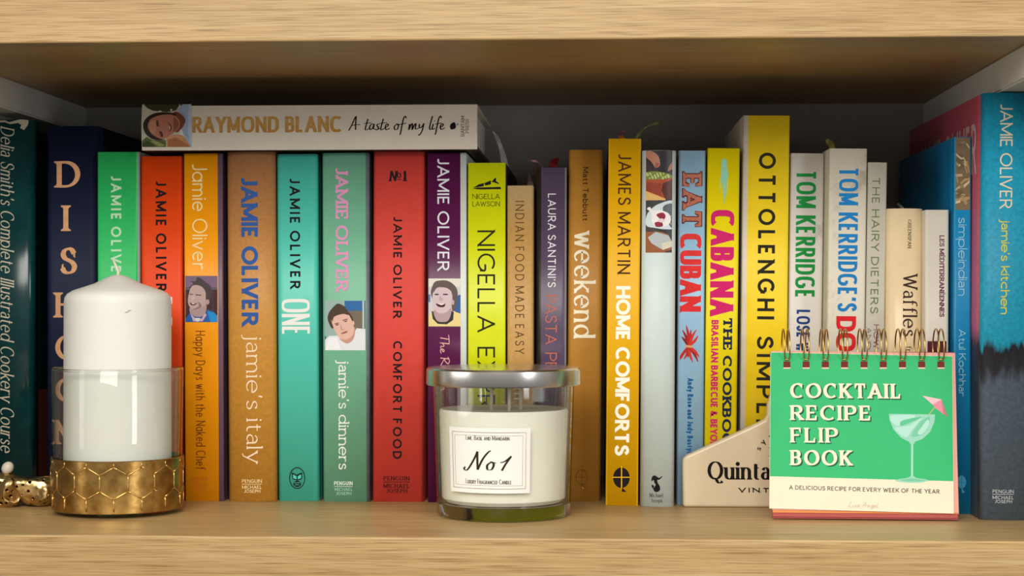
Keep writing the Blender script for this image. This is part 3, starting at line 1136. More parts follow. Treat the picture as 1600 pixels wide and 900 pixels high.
# --- teal
te = specked((78, 200, 180), (64, 180, 164), 60, .6, .8, .42)
b = Book((431, 496.5, 241, 435, 498, 783), 'teal cookbook with one short white condensed word and thin black capitals', te, r=.0034)
b.down('author_lettering', 'JAMIE OLIVER', 453, 469, 278, 451, BLACK, **GEO)
b.down('title_lettering', 'ONE', 440.5, 484, 467, 524, WHT, t=.12, c=.7, track=.05, k=3.6)
b.print_('publisher_mark', ring_layers(BLACK, 464.5, 747, 12.5, 17, 11.2, 15.6) + [(BLACK, [(456, 738), (464, 742), (472, 738), (472, 748), (465, 751), (457, 748)]),
                            ((78, 200, 180), [(458, 741), (463.6, 744), (463.6, 749), (458, 747)]), ((78, 200, 180), [(465.4, 744), (470.6, 741), (470.6, 747), (465.4, 749)]),
                            (BLACK, ell(464.5, 756, 6, 4.6)), ((78, 200, 180), rect(460, 754, 469, 754.8)), ((78, 200, 180), rect(461, 757, 468, 757.8))])

# --- sage with portrait
sg = mat((116, 182, 150), 0.4, 0.05)
b = Book((502.5, 577, 239, 505, 577.5, 784), 'sage green cookbook with pink slab capitals and a portrait in a white shirt', sg, mat((104, 118, 122), .35, .25), bulge=.001, r=.002, board=.0015, edge_r=5.6)
b.down('author_lettering', 'JAMIE OLIVER', 524.5, 544, 260, 456, ink((222, 152, 194)), **SLAB)
Z = (495, 460, 9.0)
b.print_('portrait_print', [
    ((150, 178, 172), rect(86, 86, 680, 788)), ((48, 104, 164), rect(390, 90, 640, 240)), ((116, 104, 90), [(440, 235), (560, 225), (640, 240), (640, 480), (520, 500), (470, 380)]),
    ((176, 196, 196), rect(640, 90, 666, 480)), ((60, 70, 72), rect(668, 90, 680, 480)),
    ((20, 84, 76), [(88, 590), (130, 585), (110, 680), (88, 740)]),
    ((222, 226, 230), [(95, 786), (110, 640), (170, 585), (290, 580), (350, 660), (520, 560), (560, 475), (680, 490), (682, 786)], False),
    ((236, 238, 240), [(120, 780), (160, 620), (280, 600), (340, 780)]),
    ((74, 58, 46), [(150, 330), (180, 240), (260, 150), (310, 130), (390, 170), (440, 240), (490, 300), (520, 400), (505, 430), (440, 330), (300, 280), (210, 330), (225, 440), (215, 480), (180, 430)], True),
    ((196, 150, 134), [(330, 600), (360, 660), (430, 690), (500, 650), (535, 560), (520, 460)], True),
    ((222, 180, 164), [(205, 320), (290, 285), (420, 265), (480, 340), (520, 450), (510, 560), (440, 625), (350, 630), (280, 560), (225, 440)], True),
    ((74, 58, 46), [(200, 330), (210, 250), (300, 200), (420, 220), (450, 290), (380, 275), (300, 290), (240, 320), (220, 380)], True),
    ((112, 80, 70), [(245, 412), (300, 396), (320, 404), (260, 424)]), ((112, 80, 70), [(360, 362), (430, 340), (440, 350), (370, 374)]),
    ((84, 62, 58), ell(288, 428, 24, 8, -16)), ((84, 62, 58), ell(408, 378, 24, 8, -16)),
    ((190, 138, 124), [(330, 410), (360, 490), (400, 480), (376, 500), (340, 500)]),
    ((160, 84, 82), [(344, 545), (400, 520), (435, 515), (415, 540), (360, 556)], True),
    ((224, 184, 170), ell(516, 400, 12, 30, -10)),
], Z)
b.down('title_lettering', "jamie's dinners", 529, 546, 563, 734, ink((236, 240, 230)), **SLABL)
b.across('publisher_lettering', 'PENGUIN', 522, 551, 752, 758, ink((222, 236, 222)), t=.17, track=.13)
b.print_('publisher_rule', [((212, 230, 214), rect(522, 759.6, 551, 760.4))])
b.across('publisher_lettering', 'MICHAEL', 523, 551, 762, 767, ink((152, 196, 172)), t=.17, track=.13)
b.across('publisher_lettering', 'JOSEPH', 525, 549, 768.5, 773.5, ink((152, 196, 172)), t=.17, track=.13)

# --- red
rd = mat((216, 70, 60), 0.6, 0.05, 0.2, scale=140)
b = Book((583, 664, 237, 582, 661.5, 784), 'wide coral red cloth cookbook with thin black capitals', rd, r=.003)
b.across('number_lettering', 'N', 607, 620, 267, 283, BLACK, t=.2, c=.5, serif=(.08, .05), slant=.15, track=.02)
b.across('number_lettering', 'o', 620, 627, 266, 278, BLACK, t=.16, c=.6, track=.02)
b.across('number_lettering', '1', 628.5, 636, 267, 283, BLACK, t=.24, serif=(.1, .07), track=.02)
b.print_('number_rule', [(BLACK, rect(620.5, 280, 627, 281.2))])
b.down('author_lettering', 'JAMIE OLIVER', 614.5, 628, 338, 497, BLACK, **GEO)
b.down('title_lettering', 'COMFORT FOOD', 614, 628, 533, 717, BLACK, **GEO)
publisher(b, 599, 640, 744, 770, ink((60, 18, 20)), t=.2, c=.5, serif=(.06, .07), track=.1)

# --- purple with portrait
pu = mat((88, 26, 72), 0.3, 0.05)
b = Book((667.5, 729, 239, 668.5, 729, 785), 'deep purple cookbook with white capitals and a small portrait of a laughing person', pu, mat((206, 214, 208), .35, .06), r=.0008, board=.0012, edge_r=9.4)
b.down('author_lettering', 'JAMIE OLIVER', 683.5, 702, 247, 423, ink((222, 222, 232)), t=.14, track=.14)
Z = (660, 420, 5.0)
b.print_('portrait_print', [
    ((200, 200, 200), rect(40, 76, 298, 450)), ((222, 218, 206), rect(40, 76, 298, 140)), ((52, 92, 150), [(246, 220), (298, 200), (298, 360), (250, 330)]), ((90, 120, 160), rect(40, 200, 62, 260)),
    ((226, 206, 140), [(40, 380), (80, 320), (130, 410), (200, 400), (240, 330), (298, 350), (298, 450), (40, 450)]),
    ((46, 48, 46), [(72, 330), (92, 335), (110, 400), (160, 420), (210, 400), (230, 330), (246, 340), (240, 400), (190, 434), (120, 430), (80, 390)]),
    ((178, 150, 156), [(92, 320), (110, 400), (160, 416), (205, 400), (226, 330), (200, 280)], True),
    ((96, 84, 80), [(66, 180), (90, 110), (130, 92), (200, 95), (260, 140), (276, 200), (262, 300), (235, 330), (215, 220), (150, 130), (100, 150), (80, 230)], True),
    ((206, 184, 190), [(90, 160), (140, 128), (200, 140), (232, 200), (230, 270), (200, 330), (140, 350), (98, 320), (78, 250)], True),
    ((96, 84, 80), [(70, 190), (90, 130), (150, 100), (220, 120), (236, 180), (190, 150), (120, 146), (90, 180)], True),
    ((74, 58, 66), ell(112, 200, 18, 6)), ((74, 58, 66), ell(180, 200, 22, 6)), ((184, 156, 162), [(136, 210), (164, 240), (150, 252), (130, 248)]),
    ((70, 20, 30), [(108, 270), (150, 282), (180, 272), (170, 296), (140, 300), (116, 290)], True), ((240, 236, 232), [(114, 272), (176, 274), (150, 284)]),
    ((190, 164, 170), ell(238, 262, 12, 20)),
], Z)
b.down('title_lettering', 'The Return', 688, 702, 523, 612, ink((236, 176, 170)), t=.1, c=.7, hand=True)

# --- lime
lm = mat((208, 216, 14), 0.35, 0.04)
b = Book((731, 790, 254.5, 731, 790, 785), 'lime yellow cookbook with thin black capitals, behind the scented candle', lm, mat((30, 26, 26), .4, .1), r=.001, board=.0018)
b.print_('publisher_mark', [(BLACK, [(738, 295), (746, 293), (782, 292), (783, 295.5), (750, 296)]), (BLACK, [(739, 293.5), (748, 288), (756, 286), (756, 291), (746, 292.5)]),
                            (BLACK, [(757, 286), (767, 282), (767, 288), (758, 290)]), (BLACK, [(768, 284), (773, 281), (773.5, 278), (775, 278), (775, 283), (780, 286.5), (779, 287.5), (772, 285)])])
b.across('author_lettering', 'NIGELLA', 738, 781, 303, 311, ink((46, 46, 20)), t=.1, track=.1)
b.across('author_lettering', 'LAWSON', 738, 781, 314.6, 322.6, ink((46, 46, 20)), t=.1, track=.1)
b.down('title_lettering', 'NIGELLA', 746, 773.5, 360, 519, ink((36, 36, 20)), t=.105, track=.16)
b.down('title_lettering', 'EXPRESS', 746, 773.5, 542, 712, ink((36, 36, 20)), t=.105, track=.16)

# --- tan
tn = zones([(0.0, (190, 148, 84)), (0.195, (188, 146, 84)), (0.222, (196, 166, 116)), (0.24, (206, 182, 140))], .45, 20, .012)
b = Book((792.5, 833.5, 290, 792.5, 833.5, 786), 'short tan cookbook with thin brown capitals, between lime and purple grey spines', tn, r=.002, board=.0016)
b.down('title_lettering', 'INDIAN FOOD MADE EASY', 805, 819, 314, 553, ink((92, 66, 30)), t=.1, track=.3)
b.down('author_lettering', 'm', 803, 818, 606, 624, CREAM, t=.13)

# --- purple grey
lp = mat((88, 74, 98), 0.3, 0.08)
bk = mat((44, 36, 32), .4, .3)
b = Book((838, 885.5, 262, 837, 884.5, 784), 'slate purple cookbook with white capitals, a red ribbon petal on top', lp, bk, r=.0025, right_side=mat((150, 148, 150), .25, .1), edge_l=7.6, edge_r=3.6)  # the pale right strip is a glossy highlight painted as edge colour
b.down('author_lettering', "LAURA SANTINI'S", 856, 868.5, 302.5, 449, ink((228, 226, 230)), t=.125, track=.2)
b.down('title_lettering', 'PASTA', 852, 870, 461, 538, ink((196, 108, 82)), t=.09, track=.12)
b.down('title_lettering', 'PES', 852, 870, 551, 594, ink((196, 108, 82)), t=.09, track=.12)
LAURA = b

# --- ochre
oc = mat((188, 132, 52), 0.5, 0.07)
b = Book((888, 944, 234.5, 886, 937.5, 783), 'ochre brown cookbook with one large lowercase serif word in cream', oc, r=.003, board=.0012)
b.down('author_lettering', 'Matt Tebbutt', 910.5, 919.5, 261, 345, ink((74, 46, 16)), t=.15, track=.14)
b.down('title_lettering', 'weekend', 897, 931, 361, 529, ink((246, 236, 208)), t=.14, c=.4, serif=(.04, .05), nib=12, track=.06)
om = ink((120, 80, 28))
b.print_('publisher_mark', ring_layers(om, 908.5, 745.5, 9.5, 12, 8.6, 11.1) + [(om, rect(908.1, 734, 908.9, 757)), (om, rect(899.5, 745, 917.5, 745.8)), (om, [(908, 757), (917, 764.5), (908, 764.5)]), ((188, 132, 52), [(909, 759.5), (914, 763.7), (909, 763.7)])])

# --- strong yellow
jm = mat((228, 172, 8), 0.45, 0.04)
b = Book((950, 1003, 217, 947, 996, 790), 'golden yellow cookbook with thin brown and bold white capitals and a black emblem', jm, mat((60, 44, 30), .4, .5, scale=40), r=.0012)
b.down('author_lettering', 'JAMES MARTIN', 965.5, 985.5, 240, 428, ink((74, 44, 14)), t=.125, track=.18)
b.down('title_lettering', 'HOME COMFORTS', 961.5, 984, 447, 712, ink((246, 244, 226)), t=.24, c=.85, track=.05)
b.print_('publisher_mark', [(BLACK, ell(971, 746.5, 13, 16, n=28)), ((228, 172, 8), rect(970.3, 728, 972, 765)), ((228, 172, 8), rect(957, 745, 985, 746.5)), (BLACK, [(971.6, 762), (979, 768.5), (971.6, 768.5)])])
YELLOW = b

# --- white with food pictures
wh = mat((202, 216, 212), 0.4, 0.03)
b = Book((1004, 1056.5, 235, 1000, 1054, 792), 'pale grey white cookbook with two food pictures at the top of its spine', wh, mat((190, 124, 64), .4, .3, scale=50), bulge=.003, r=.003, board=.0012)
of = mat((200, 136, 72), .4, .25, scale=50)
b.print_('cover_edge', [(of, [(1000.5, 672), (1005, 672), (1005, 791), (1000, 791)]), (of, [(1051.5, 640), (1054.5, 640), (1054, 791), (1051, 791)]), (mat((90, 84, 78), .4, .3, scale=80), rect(1052.5, 396, 1056, 600))])
b.print_('food_print', [
    ((38, 34, 40), rect(34, 68, 246, 420)), ((62, 44, 44), [(34, 150), (60, 140), (90, 240), (34, 250)]),
    ((172, 74, 44), [(36, 255), (240, 255), (240, 410), (160, 412), (36, 350)]), ((146, 56, 32), [(36, 290), (150, 300), (150, 390), (36, 350)]), ((84, 36, 24), [(160, 300), (240, 270), (240, 410), (180, 412), (150, 350)]),
    ((222, 178, 98), [(36, 352), (180, 408), (180, 418), (34, 418)]), ((184, 122, 98), [(40, 78), (80, 72), (130, 110), (140, 170), (110, 190), (82, 150), (40, 110)], True), ((150, 88, 70), [(110, 150), (136, 160), (120, 190), (104, 184)]),
    ((176, 112, 90), [(244, 140), (220, 155), (196, 200), (204, 212), (244, 180)], True), ((124, 138, 58), [(36, 226), (90, 214), (160, 222), (222, 240), (220, 260), (150, 270), (60, 272), (36, 258)], True)]
    + [((176, 192, 96) if i % 2 else (206, 214, 150), ell(48 + (i * 37) % 165, 228 + (i * 23) % 40, 9, 6, i * 40, 8)) for i in range(26)], (1000, 220, 4.5))
b.print_('food_print', [
    ((70, 62, 60), rect(32, 420, 244, 786)), ((58, 58, 60), rect(32, 420, 244, 500)), ((150, 88, 52), [(34, 640), (244, 640), (244, 786), (34, 786)]), ((44, 44, 42), [(60, 600), (244, 610), (244, 700), (200, 660)]),
    ((206, 220, 224), [(40, 560), (60, 500), (130, 445), (244, 428), (244, 600), (180, 622), (100, 612), (50, 600)], True), ((88, 96, 98), [(160, 470), (244, 448), (244, 590), (210, 600)], True),
    ((238, 232, 234), [(50, 480), (70, 465), (90, 490), (150, 490), (200, 510), (218, 550), (200, 590), (150, 605), (110, 600), (80, 560), (90, 510)], True),
    ((142, 36, 56), [(120, 515), (160, 505), (180, 530), (160, 560), (120, 530)], True), ((142, 36, 56), [(105, 575), (150, 570), (160, 600), (115, 605)], True), ((224, 206, 214), ell(150, 560, 24, 14)),
    ((178, 186, 186), [(55, 680), (110, 640), (200, 665), (240, 710), (240, 745), (160, 768), (80, 720)], False), ((212, 204, 180), [(150, 720), (240, 705), (240, 745), (160, 768)]), ((60, 34, 24), [(180, 775), (244, 765), (244, 784), (180, 784)])], (1000, 220, 4.5))
b.print_('publisher_mark', [(BLACK, [(1020, 744), (1024, 743), (1026, 747), (1030, 747), (1034, 744), (1034.5, 745.5), (1030, 749.5), (1027, 750), (1028, 755), (1031, 760), (1031, 766), (1026, 769), (1022, 767), (1021, 763), (1023.5, 764), (1026, 766), (1028, 763), (1026, 759), (1023, 755), (1021, 750), (1018.5, 752), (1018, 748)], True), (BLACK, [(1018, 757), (1022, 759), (1021, 764), (1018.5, 761)])])
b.across('publisher_lettering', 'Michael', 1015, 1036, 770.5, 777, ink((70, 72, 74)), t=.12, c=.6, serif=(.04, .04), track=.08)
b.across('publisher_lettering', 'Joseph', 1017, 1035, 779, 785, ink((70, 72, 74)), t=.12, c=.6, serif=(.04, .04), track=.08)

# --- light blue
lb = mat((146, 186, 214), 0.3, 0.04)
b = Book((1059.5, 1104, 235.5, 1057.5, 1098.5, 789), 'light blue cookbook with patterned brick coloured and heavy red capitals and a chilli print', lb, mat((150, 176, 194), .3, .1), r=.002, board=.0015)
brk = specked((186, 98, 62), (120, 52, 34), 900, .5, .6, .4)
b.down('title_lettering', 'EAT', 1065.5, 1097.5, 268, 356, ink((98, 40, 26)), t=.28, c=.75, serif=(.1, .12), track=.06)
b.down('title_lettering', 'EAT', 1067, 1096, 270, 355, brk, off=.0003, t=.2, c=.7, serif=(.1, .06), track=.12)
b.down('title_lettering', 'CUBAN', 1062.5, 1095.5, 365, 487, mat((214, 36, 34), .4, .14, scale=160), **HEAVY)
rr = random.Random(5)
lay = []
for ang, ln in ((-128, 17), (-112, 26), (-98, 32), (-84, 25), (-66, 27), (-50, 20), (128, 28), (112, 20), (95, 16), (76, 24), (60, 27), (47, 22)):
    ca, sa = math.cos(R_(ang)), math.sin(R_(ang))
    bx, by = 1076.5 + ca * 2, 541 + sa * 2
    wd = 3.4
    bend = rr.uniform(-2, 2)
    lay.append((rr.choice([(150, 22, 22), (180, 30, 26), (126, 16, 18), (200, 48, 34)]), [(bx - sa * wd * .5, by + ca * wd * .5), (bx + ca * ln * .55 - sa * (wd * .6 + bend), by + sa * ln * .55 + ca * (wd * .6 + bend)), (bx + ca * ln, by + sa * ln), (bx + ca * ln * .5 - sa * (-wd * .6 + bend), by + sa * ln * .5 + ca * (-wd * .6 + bend)), (bx + sa * wd * .5, by - ca * wd * .5)], True))
lay.append(((206, 160, 106), [(1070.5, 539), (1082.5, 540), (1082, 543.5), (1070.5, 542.5)]))
b.print_('chilli_print', lay)
b.down('author_lettering', 'Andy Rose and Judy Bastyra', 1074, 1083, 591, 714, ink((26, 92, 148)), t=.22, track=.1)

# --- acid yellow
cb = mat((230, 212, 12), 0.4, 0.04)
b = Book((1106, 1156, 232, 1099.5, 1150, 790), 'acid yellow cookbook with heavy magenta capitals and navy slab lettering', cb, mat((150, 132, 20), .45, .1), r=.0016)
cy = (140, 202, 176)
b.print_('brush_print', [((186, 210, 100), [(1125, 275), (1128, 280), (1127, 292), (1124, 304)]), ((186, 210, 100), [(1136, 275), (1138.5, 290), (1135, 310)]),
                         (cy, [(1128, 250), (1132, 248), (1136, 252), (1136, 262), (1138, 272), (1135, 284), (1127, 284), (1127, 262)], True), (cy, [(1128, 282), (1135, 282), (1134, 300), (1131, 320), (1130, 300)])])
mg = ink((202, 34, 104))
b.down('title_lettering', 'CABANA', 1110, 1146.5, 328, 494, mg, t=.27, c=.66, track=.07, k=3.0)
b.down('subtitle_lettering', 'THE COOKBOOK', 1129, 1143, 496, 716, ink((22, 34, 64)), t=.3, c=.6, serif=(.12, .17), track=.06)
b.down('subtitle_lettering', 'BRASILIAN BARBECUE & BEYOND', 1110.5, 1121.5, 500, 708, mg, t=.22, track=.09, k=2.8)

# --- tall yellow
ot = mat((238, 206, 34), 0.42, 0.04)
b = Book((1161.5, 1234, 181, 1154.5, 1228, 789), 'tallest book, bright yellow with wide spaced black capitals and a white cover side', ot, mat((214, 204, 186), .45, .08), r=.0016, edge_l=8.3)
b.down('author_lettering', 'OTTOLENGHI', 1184.5, 1211, 238.5, 499, ink((40, 36, 24)), t=.18, track=.3)
b.down('title_lettering', 'SIMPLE', 1182, 1208, 525, 674, ink((40, 36, 24)), t=.18, track=.3)

# --- worn white with green capitals
tw = specked((212, 208, 200), (170, 164, 152), 45, .56, .74, .5)
b = Book((1236, 1288, 240, 1228, 1281.5, 789), 'grey white scuffed cookbook with condensed green capitals', tw, r=.002)
b.down('author_lettering', 'TOM KERRIDGE', 1243.5, 1274, 266, 466, ink((24, 138, 62)), **COND)
b.down('title_lettering', 'LOSE WEIGHT', 1244, 1265, 484, 602, ink((28, 62, 122)), t=.17, track=.08, k=2.8)

# --- worn white with blue capitals
tw2 = specked((206, 200, 182), (160, 150, 130), 38, .54, .72, .5)
b = Book((1296, 1355, 232.5, 1288.5, 1348.5, 795.5), 'worn cream white cookbook with condensed blue capitals and a red word below', tw2, mat((196, 188, 166), .5, .12), r=.0016)
b.down('author_lettering', "TOM KERRIDGE'S", 1310, 1340, 261, 487, ink((24, 120, 184)), **COND)
b.down('title_lettering', 'DOPAMINE', 1305.5, 1336.5, 494, 684, ink((204, 32, 38)), t=.25, c=.8, track=.06, k=2.9)
KERR = b

# --- thin pale with olive capitals
hd = mat((186, 182, 166), 0.5, 0.05)
b = Book((1356.5, 1386.5, 254, 1348.8, 1378, 796), 'slim pale grey paperback cookbook with thin olive capitals', hd, r=.0012, board=.0006, inset=0.0)
b.down('title_lettering', 'THE HAIRY DIETERS', 1361.3, 1373.4, 277, 490, ink((98, 116, 72)), t=.13, track=.3)
pm = ink((122, 84, 96))
b.down('subtitle_lettering', 'HOW TO LOVE FOOD', 1364, 1372.5, 507, 668, pm, t=.14, track=.16)
b.down('subtitle_lettering', 'AND LOSE WEIGHT', 1353, 1360, 511, 660, pm, t=.14, track=.16)

# --- cream waffles
wf = mat((228, 206, 166), 0.25, 0.05)
b = Book((1388, 1443.3, 326, 1381.5, 1443.3, 798), 'short cream jacketed book with a rounded spine and dark serif lettering', wf, bulge=.0028, r=.006, board=.001)
dk = ink((66, 44, 44))
b.down('author_lettering', 'GREENSPAN', 1418.5, 1424, 343, 388, dk, t=.15, c=.5, serif=(.06, .05), track=.12)
b.down('title_lettering', 'Waffles', 1411, 1434, 428, 526, dk, t=.125, c=.5, serif=(.05, .04), nib=12, track=.06)
b.down('title_lettering', 'from', 1415, 1425, 540, 572, dk, t=.1, c=.5, serif=(.05, .04), nib=12, track=.06)
WAF = b

# --- white with purple lettering
md = mat((216, 210, 196), 0.45, 0.04)
b = Book((1446, 1483, 328, 1444.5, 1482, 800.5), 'short off white book with small purple slab capitals and a maroon band', md, r=.0018)
b.down('title_lettering', 'LES MÉDITERRANÉENNES', 1467.8, 1475.2, 367.5, 495, ink((104, 38, 70)), t=.2, c=.7, serif=(.05, .1), track=.06)
b.print_('printed_band', [((92, 34, 52), rect(1444.5, 533, 1482, 572))])

# --- blue with picture
bl = mat((22, 134, 188), 0.3, 0.06)
b = Book((1491, 1517.5, 214, 1490, 1516.5, 803), 'slim bright blue cookbook with a straw coloured picture at the top of the spine', bl, mat((20, 122, 176), .35, .08), r=.001, depth=.215)
lay = [((122, 106, 78), rect(1491.5, 215, 1516.5, 328))]
rr = random.Random(3)
for i in range(34):
    x, y_ = rr.uniform(1493, 1513), rr.uniform(219, 320)
    a = rr.uniform(-.9, 1.4)
    l, w_ = rr.uniform(6, 15), rr.uniform(1.0, 2.6)
    pts = []
    for sx, sy in ((-1, -1), (1, -1), (1, 1), (-1, 1)):
        px, py = x + sx * l * .5 * math.cos(a) - sy * w_ * math.sin(a), y_ + sx * l * .5 * math.sin(a) + sy * w_ * math.cos(a)
        pts.append((min(1516.5, max(1491.5, px)), min(327.5, max(215.5, py))))
    lay.append((rr.choice([(190, 172, 132), (160, 142, 104), (206, 190, 152), (104, 92, 62), (140, 130, 92), (176, 150, 100)]), pts))
b.print_('straw_print', lay)
sk = ink((150, 206, 226))
b.down('title_lettering', 'simpleindian', 1497.3, 1511.5, 340, 462, sk, t=.09, track=.12)
b.down('author_lettering', 'Atul Kochhar', 1498, 1509, 515, 619, sk, t=.1, track=.14)
b.print_('publisher_mark', [((70, 160, 200), ell(1502.5, 753, 7, 10, n=20)), ((22, 134, 188), rect(1502, 742, 1503, 764)), ((22, 134, 188), rect(1495, 753, 1510, 754)), ((70, 160, 200), [(1502.5, 762), (1508, 770), (1502.5, 770)])])

# --- right end, blue over grey, pink side
ktz = lambda v: on_y(1560, v, 0.088).z
kt = zones([(0.0, (92, 108, 124)), (ktz(602), (84, 98, 114)), (ktz(578), (46, 46, 52)), (ktz(548), (34, 32, 38)), (ktz(536), (26, 146, 176)), (0.28, (30, 152, 190))], .5, 60, .03, 2, .16)
ks = zones([(0.0, (80, 90, 104)), (ktz(585), (50, 50, 62)), (ktz(540), (60, 40, 56)), (ktz(515), (196, 96, 122)), (0.28, (192, 88, 106))], .45, 60, .025, 2, .14)
b = Book((1537, 1617, 145, 1532, 1612, 813), 'wide worn cookbook at the right end, blue over grey with a pink cover side', kt, ks, bulge=.002, r=.004, depth=.272)
b.down('author_lettering', 'JAMIE OLIVER', 1562.5, 1582, 162, 326, ink((222, 214, 184)), t=.12, track=.09)
b.down('title_lettering', "jamie's kitchen", 1564, 1578, 344, 491, ink((222, 206, 62)), t=.12, track=.09)
publisher(b, 1551, 1584, 765, 786, ink((186, 192, 196)))
hw = b.w / 2
lettering('cover_lettering', b.root, 'JAMIE OLIVER', ((0.226, b.h - .052), (-1, 0), (0, 1), .206, .034), lambda y_, z, off: (-hw - off, y_, z), ink((206, 170, 170)), .0002, t=.13, track=.1)

# --- book lying flat on the row
ytop = 0.168
tops = 0.0
for o in COL.objects:
    if o.name.startswith('cookbook') and o.type == 'EMPTY':
        for ch in o.children:
            if ch.name.startswith('cover') and len(ch.data.vertices) > 30:
                x0 = o.location.x
                if -.34 < x0 < -.08:
                    h = max(v.co.z for v in ch.data.vertices)
                    tops = max(tops, o.location.z + h)
rz = tops + 0.0003
root = empty('cookbook', (0, ytop, rz))
tag(root, 'white book lying flat across the tops of the others, gold capitals on its spine', 'book')
pl, pr_, pt = on_y(221, 232, ytop), on_y(745.5, 232, ytop), on_y(480, 164, ytop)
pb_ = on_y(480, 232, ytop)
X0, X1, H = pl.x, pr_.x, pt.z - rz
ivory = mat((226, 218, 202), .4, .04)
DD = .155


class Flat(Book):
    def __init__(self):
        self.y, self.lean = ytop, 0.0
        self.base = Vector((0, ytop, rz))
        self.root = root
        self.w, self.r = 9.0, 0.0
        self.step = .0012

    def surf(self, x):
        return 0.0

    def mapf(self, x, z, off):
        # the spine is gently rounded top to bottom
        return (x, 0.0018 * ((2 * z / H - 1) ** 2) - off, z)


b = Flat()
n = 12
prof = [(DD, 0.0), (.012, 0.0)] + [(0.0018 * ((2 * i / n - 1) ** 2), H * i / n) for i in range(n + 1)] + [(.012, H), (DD, H)]
N = len(prof)
inn = []
for i, p in enumerate(prof):
    a, c = prof[max(0, i - 1)], prof[min(N - 1, i + 1)]
    ax, ay = c[0] - a[0], c[1] - a[1]
    l = math.hypot(ax, ay)
    inn.append((p[0] + ay / l * .0022, p[1] - ax / l * .0022))
vs = [(x, y_, z) for x in (X0, X1) for (y_, z) in prof] + [(x, y_, z) for x in (X0, X1) for (y_, z) in inn]
fs, fm = [], []
for i in range(N - 1):
    k = 1 if i < 2 else (2 if i >= N - 2 else 0)
    for f in ((i + 1, i, N + i, N + i + 1), (2 * N + i, 2 * N + i + 1, 3 * N + i + 1, 3 * N + i), (i, i + 1, 2 * N + i + 1, 2 * N + i), (N + i + 1, N + i, 3 * N + i, 3 * N + i + 1)):
        fs.append(f)
        fm.append(k)
for i in (0, N - 1):
    fs.append((i, N + i, 3 * N + i, 2 * N + i))
    fm.append(0)
cv = obj('cover', vs, fs, [ivory, mat((70, 48, 38), .4, .2), ivory], root, fm)
bm = bmesh.new()
bm.from_mesh(cv.data)
bmesh.ops.recalc_face_normals(bm, faces=bm.faces)
bm.to_mesh(cv.data)
bm.free()
from_bm('page_block', box_bm((X0 + .004, .006, .0024), (X1 - .004, DD - .004, H - .0024)), PAPERW, root)
b.print_('portrait_print', [
    ((196, 196, 170), rect(60, 75, 660, 745)), ((58, 60, 40), [(80, 75), (650, 75), (600, 170), (520, 190), (450, 200), (360, 190), (240, 180), (150, 140)]), ((214, 218, 200), ell(345, 190, 28, 12)), ((206, 214, 210), ell(520, 165, 16, 16)),
    ((92, 104, 52), [(64, 650), (140, 590), (240, 640), (440, 640), (440, 745), (70, 745)]), ((150, 150, 92), [(200, 650), (300, 660), (380, 700), (420, 720), (330, 735), (250, 690)], True), ((60, 72, 34), [(64, 690), (160, 650), (260, 720), (250, 745), (70, 745)]),
    ((196, 140, 92), [(450, 590), (560, 555), (690, 560), (740, 600), (850, 745), (450, 745)]), ((164, 108, 66), [(470, 640), (600, 600), (800, 720), (800, 745), (470, 745)]), ((210, 164, 120), [(460, 600), (560, 566), (720, 596), (700, 606), (560, 580), (470, 620)]),
    ((158, 180, 206), [(620, 160), (690, 75), (830, 75), (845, 300), (850, 745), (830, 745), (730, 580), (690, 470), (740, 400), (740, 300), (660, 260)]),
    ((186, 200, 216), [(790, 75), (830, 75), (850, 745), (840, 745), (790, 500)]), ((136, 160, 192), [(640, 170), (740, 240), (760, 290), (700, 260)]), ((136, 160, 192), [(700, 480), (800, 580), (830, 600), (760, 575)]),
    ((120, 66, 46), [(560, 210), (640, 205), (740, 300), (738, 380), (680, 470), (600, 520), (540, 400)], True),
    ((42, 34, 30), [(88, 420), (110, 330), (200, 245), (330, 205), (480, 205), (600, 230), (520, 300), (300, 300), (180, 400), (200, 520), (330, 610), (430, 630), (330, 640), (220, 620), (120, 530)], True),
    ((182, 118, 92), [(160, 420), (190, 330), (280, 270), (420, 240), (560, 250), (650, 330), (660, 420), (600, 500), (500, 570), (400, 620), (310, 600), (200, 520)], True),
    ((200, 138, 112), [(180, 400), (230, 330), (290, 350), (290, 470), (250, 540), (200, 500)], True),
    ((92, 50, 40), [(290, 350), (320, 330), (330, 400), (340, 420), (300, 420)], True), ((92, 50, 40), [(335, 510), (380, 510), (400, 570), (370, 590)], True),
    ((186, 122, 98), [(340, 440), (430, 440), (440, 480), (400, 500), (350, 480)], True), ((102, 54, 44), [(470, 360), (520, 400), (530, 470), (480, 520), (505, 470), (500, 410)], True), ((226, 206, 190), [(496, 410), (512, 430), (506, 480), (498, 470)]),
    ((138, 82, 62), [(560, 280), (630, 340), (640, 420), (560, 520), (600, 420)], True),
], (215, 155, 10.0))
gold_ink = zones([(0.0, (196, 148, 60)), (.012, (186, 132, 50)), (.02, (206, 160, 84)), (.03, (182, 130, 56))], .35, 30, .006, 2, .1)
b.across('author_lettering', 'RAYMOND BLANC', 300.5, 534, 182.5, 207.5, gold_ink, t=.21, c=.8, track=.07, k=2.8)
b.across('title_lettering', 'A taste of my life', 545, 694, 182, 203, BLACK, t=.1, c=.5, hand=True, slant=.1, nib=10, space=.34)
b.print_('publisher_mark', [(BLACK, [(703, 197), (705, 193), (707, 195), (708, 191), (711, 192), (712.5, 197), (711, 201), (706, 202), (703.5, 200)], True), (BLACK, ell(706, 200, 2.6, 2.4)), ((120, 112, 104), [(713, 195), (716, 192), (716, 196)])])
gk = ink((70, 62, 56))
b.up('publisher_lettering', 'BANTAM', 720, 725.6, 181, 213, gk, t=.14, c=.5, serif=(.05, .05), track=.08)
b.up('publisher_lettering', 'PRESS', 727.2, 732.6, 186, 208, gk, t=.14, c=.5, serif=(.05, .05), track=.08)

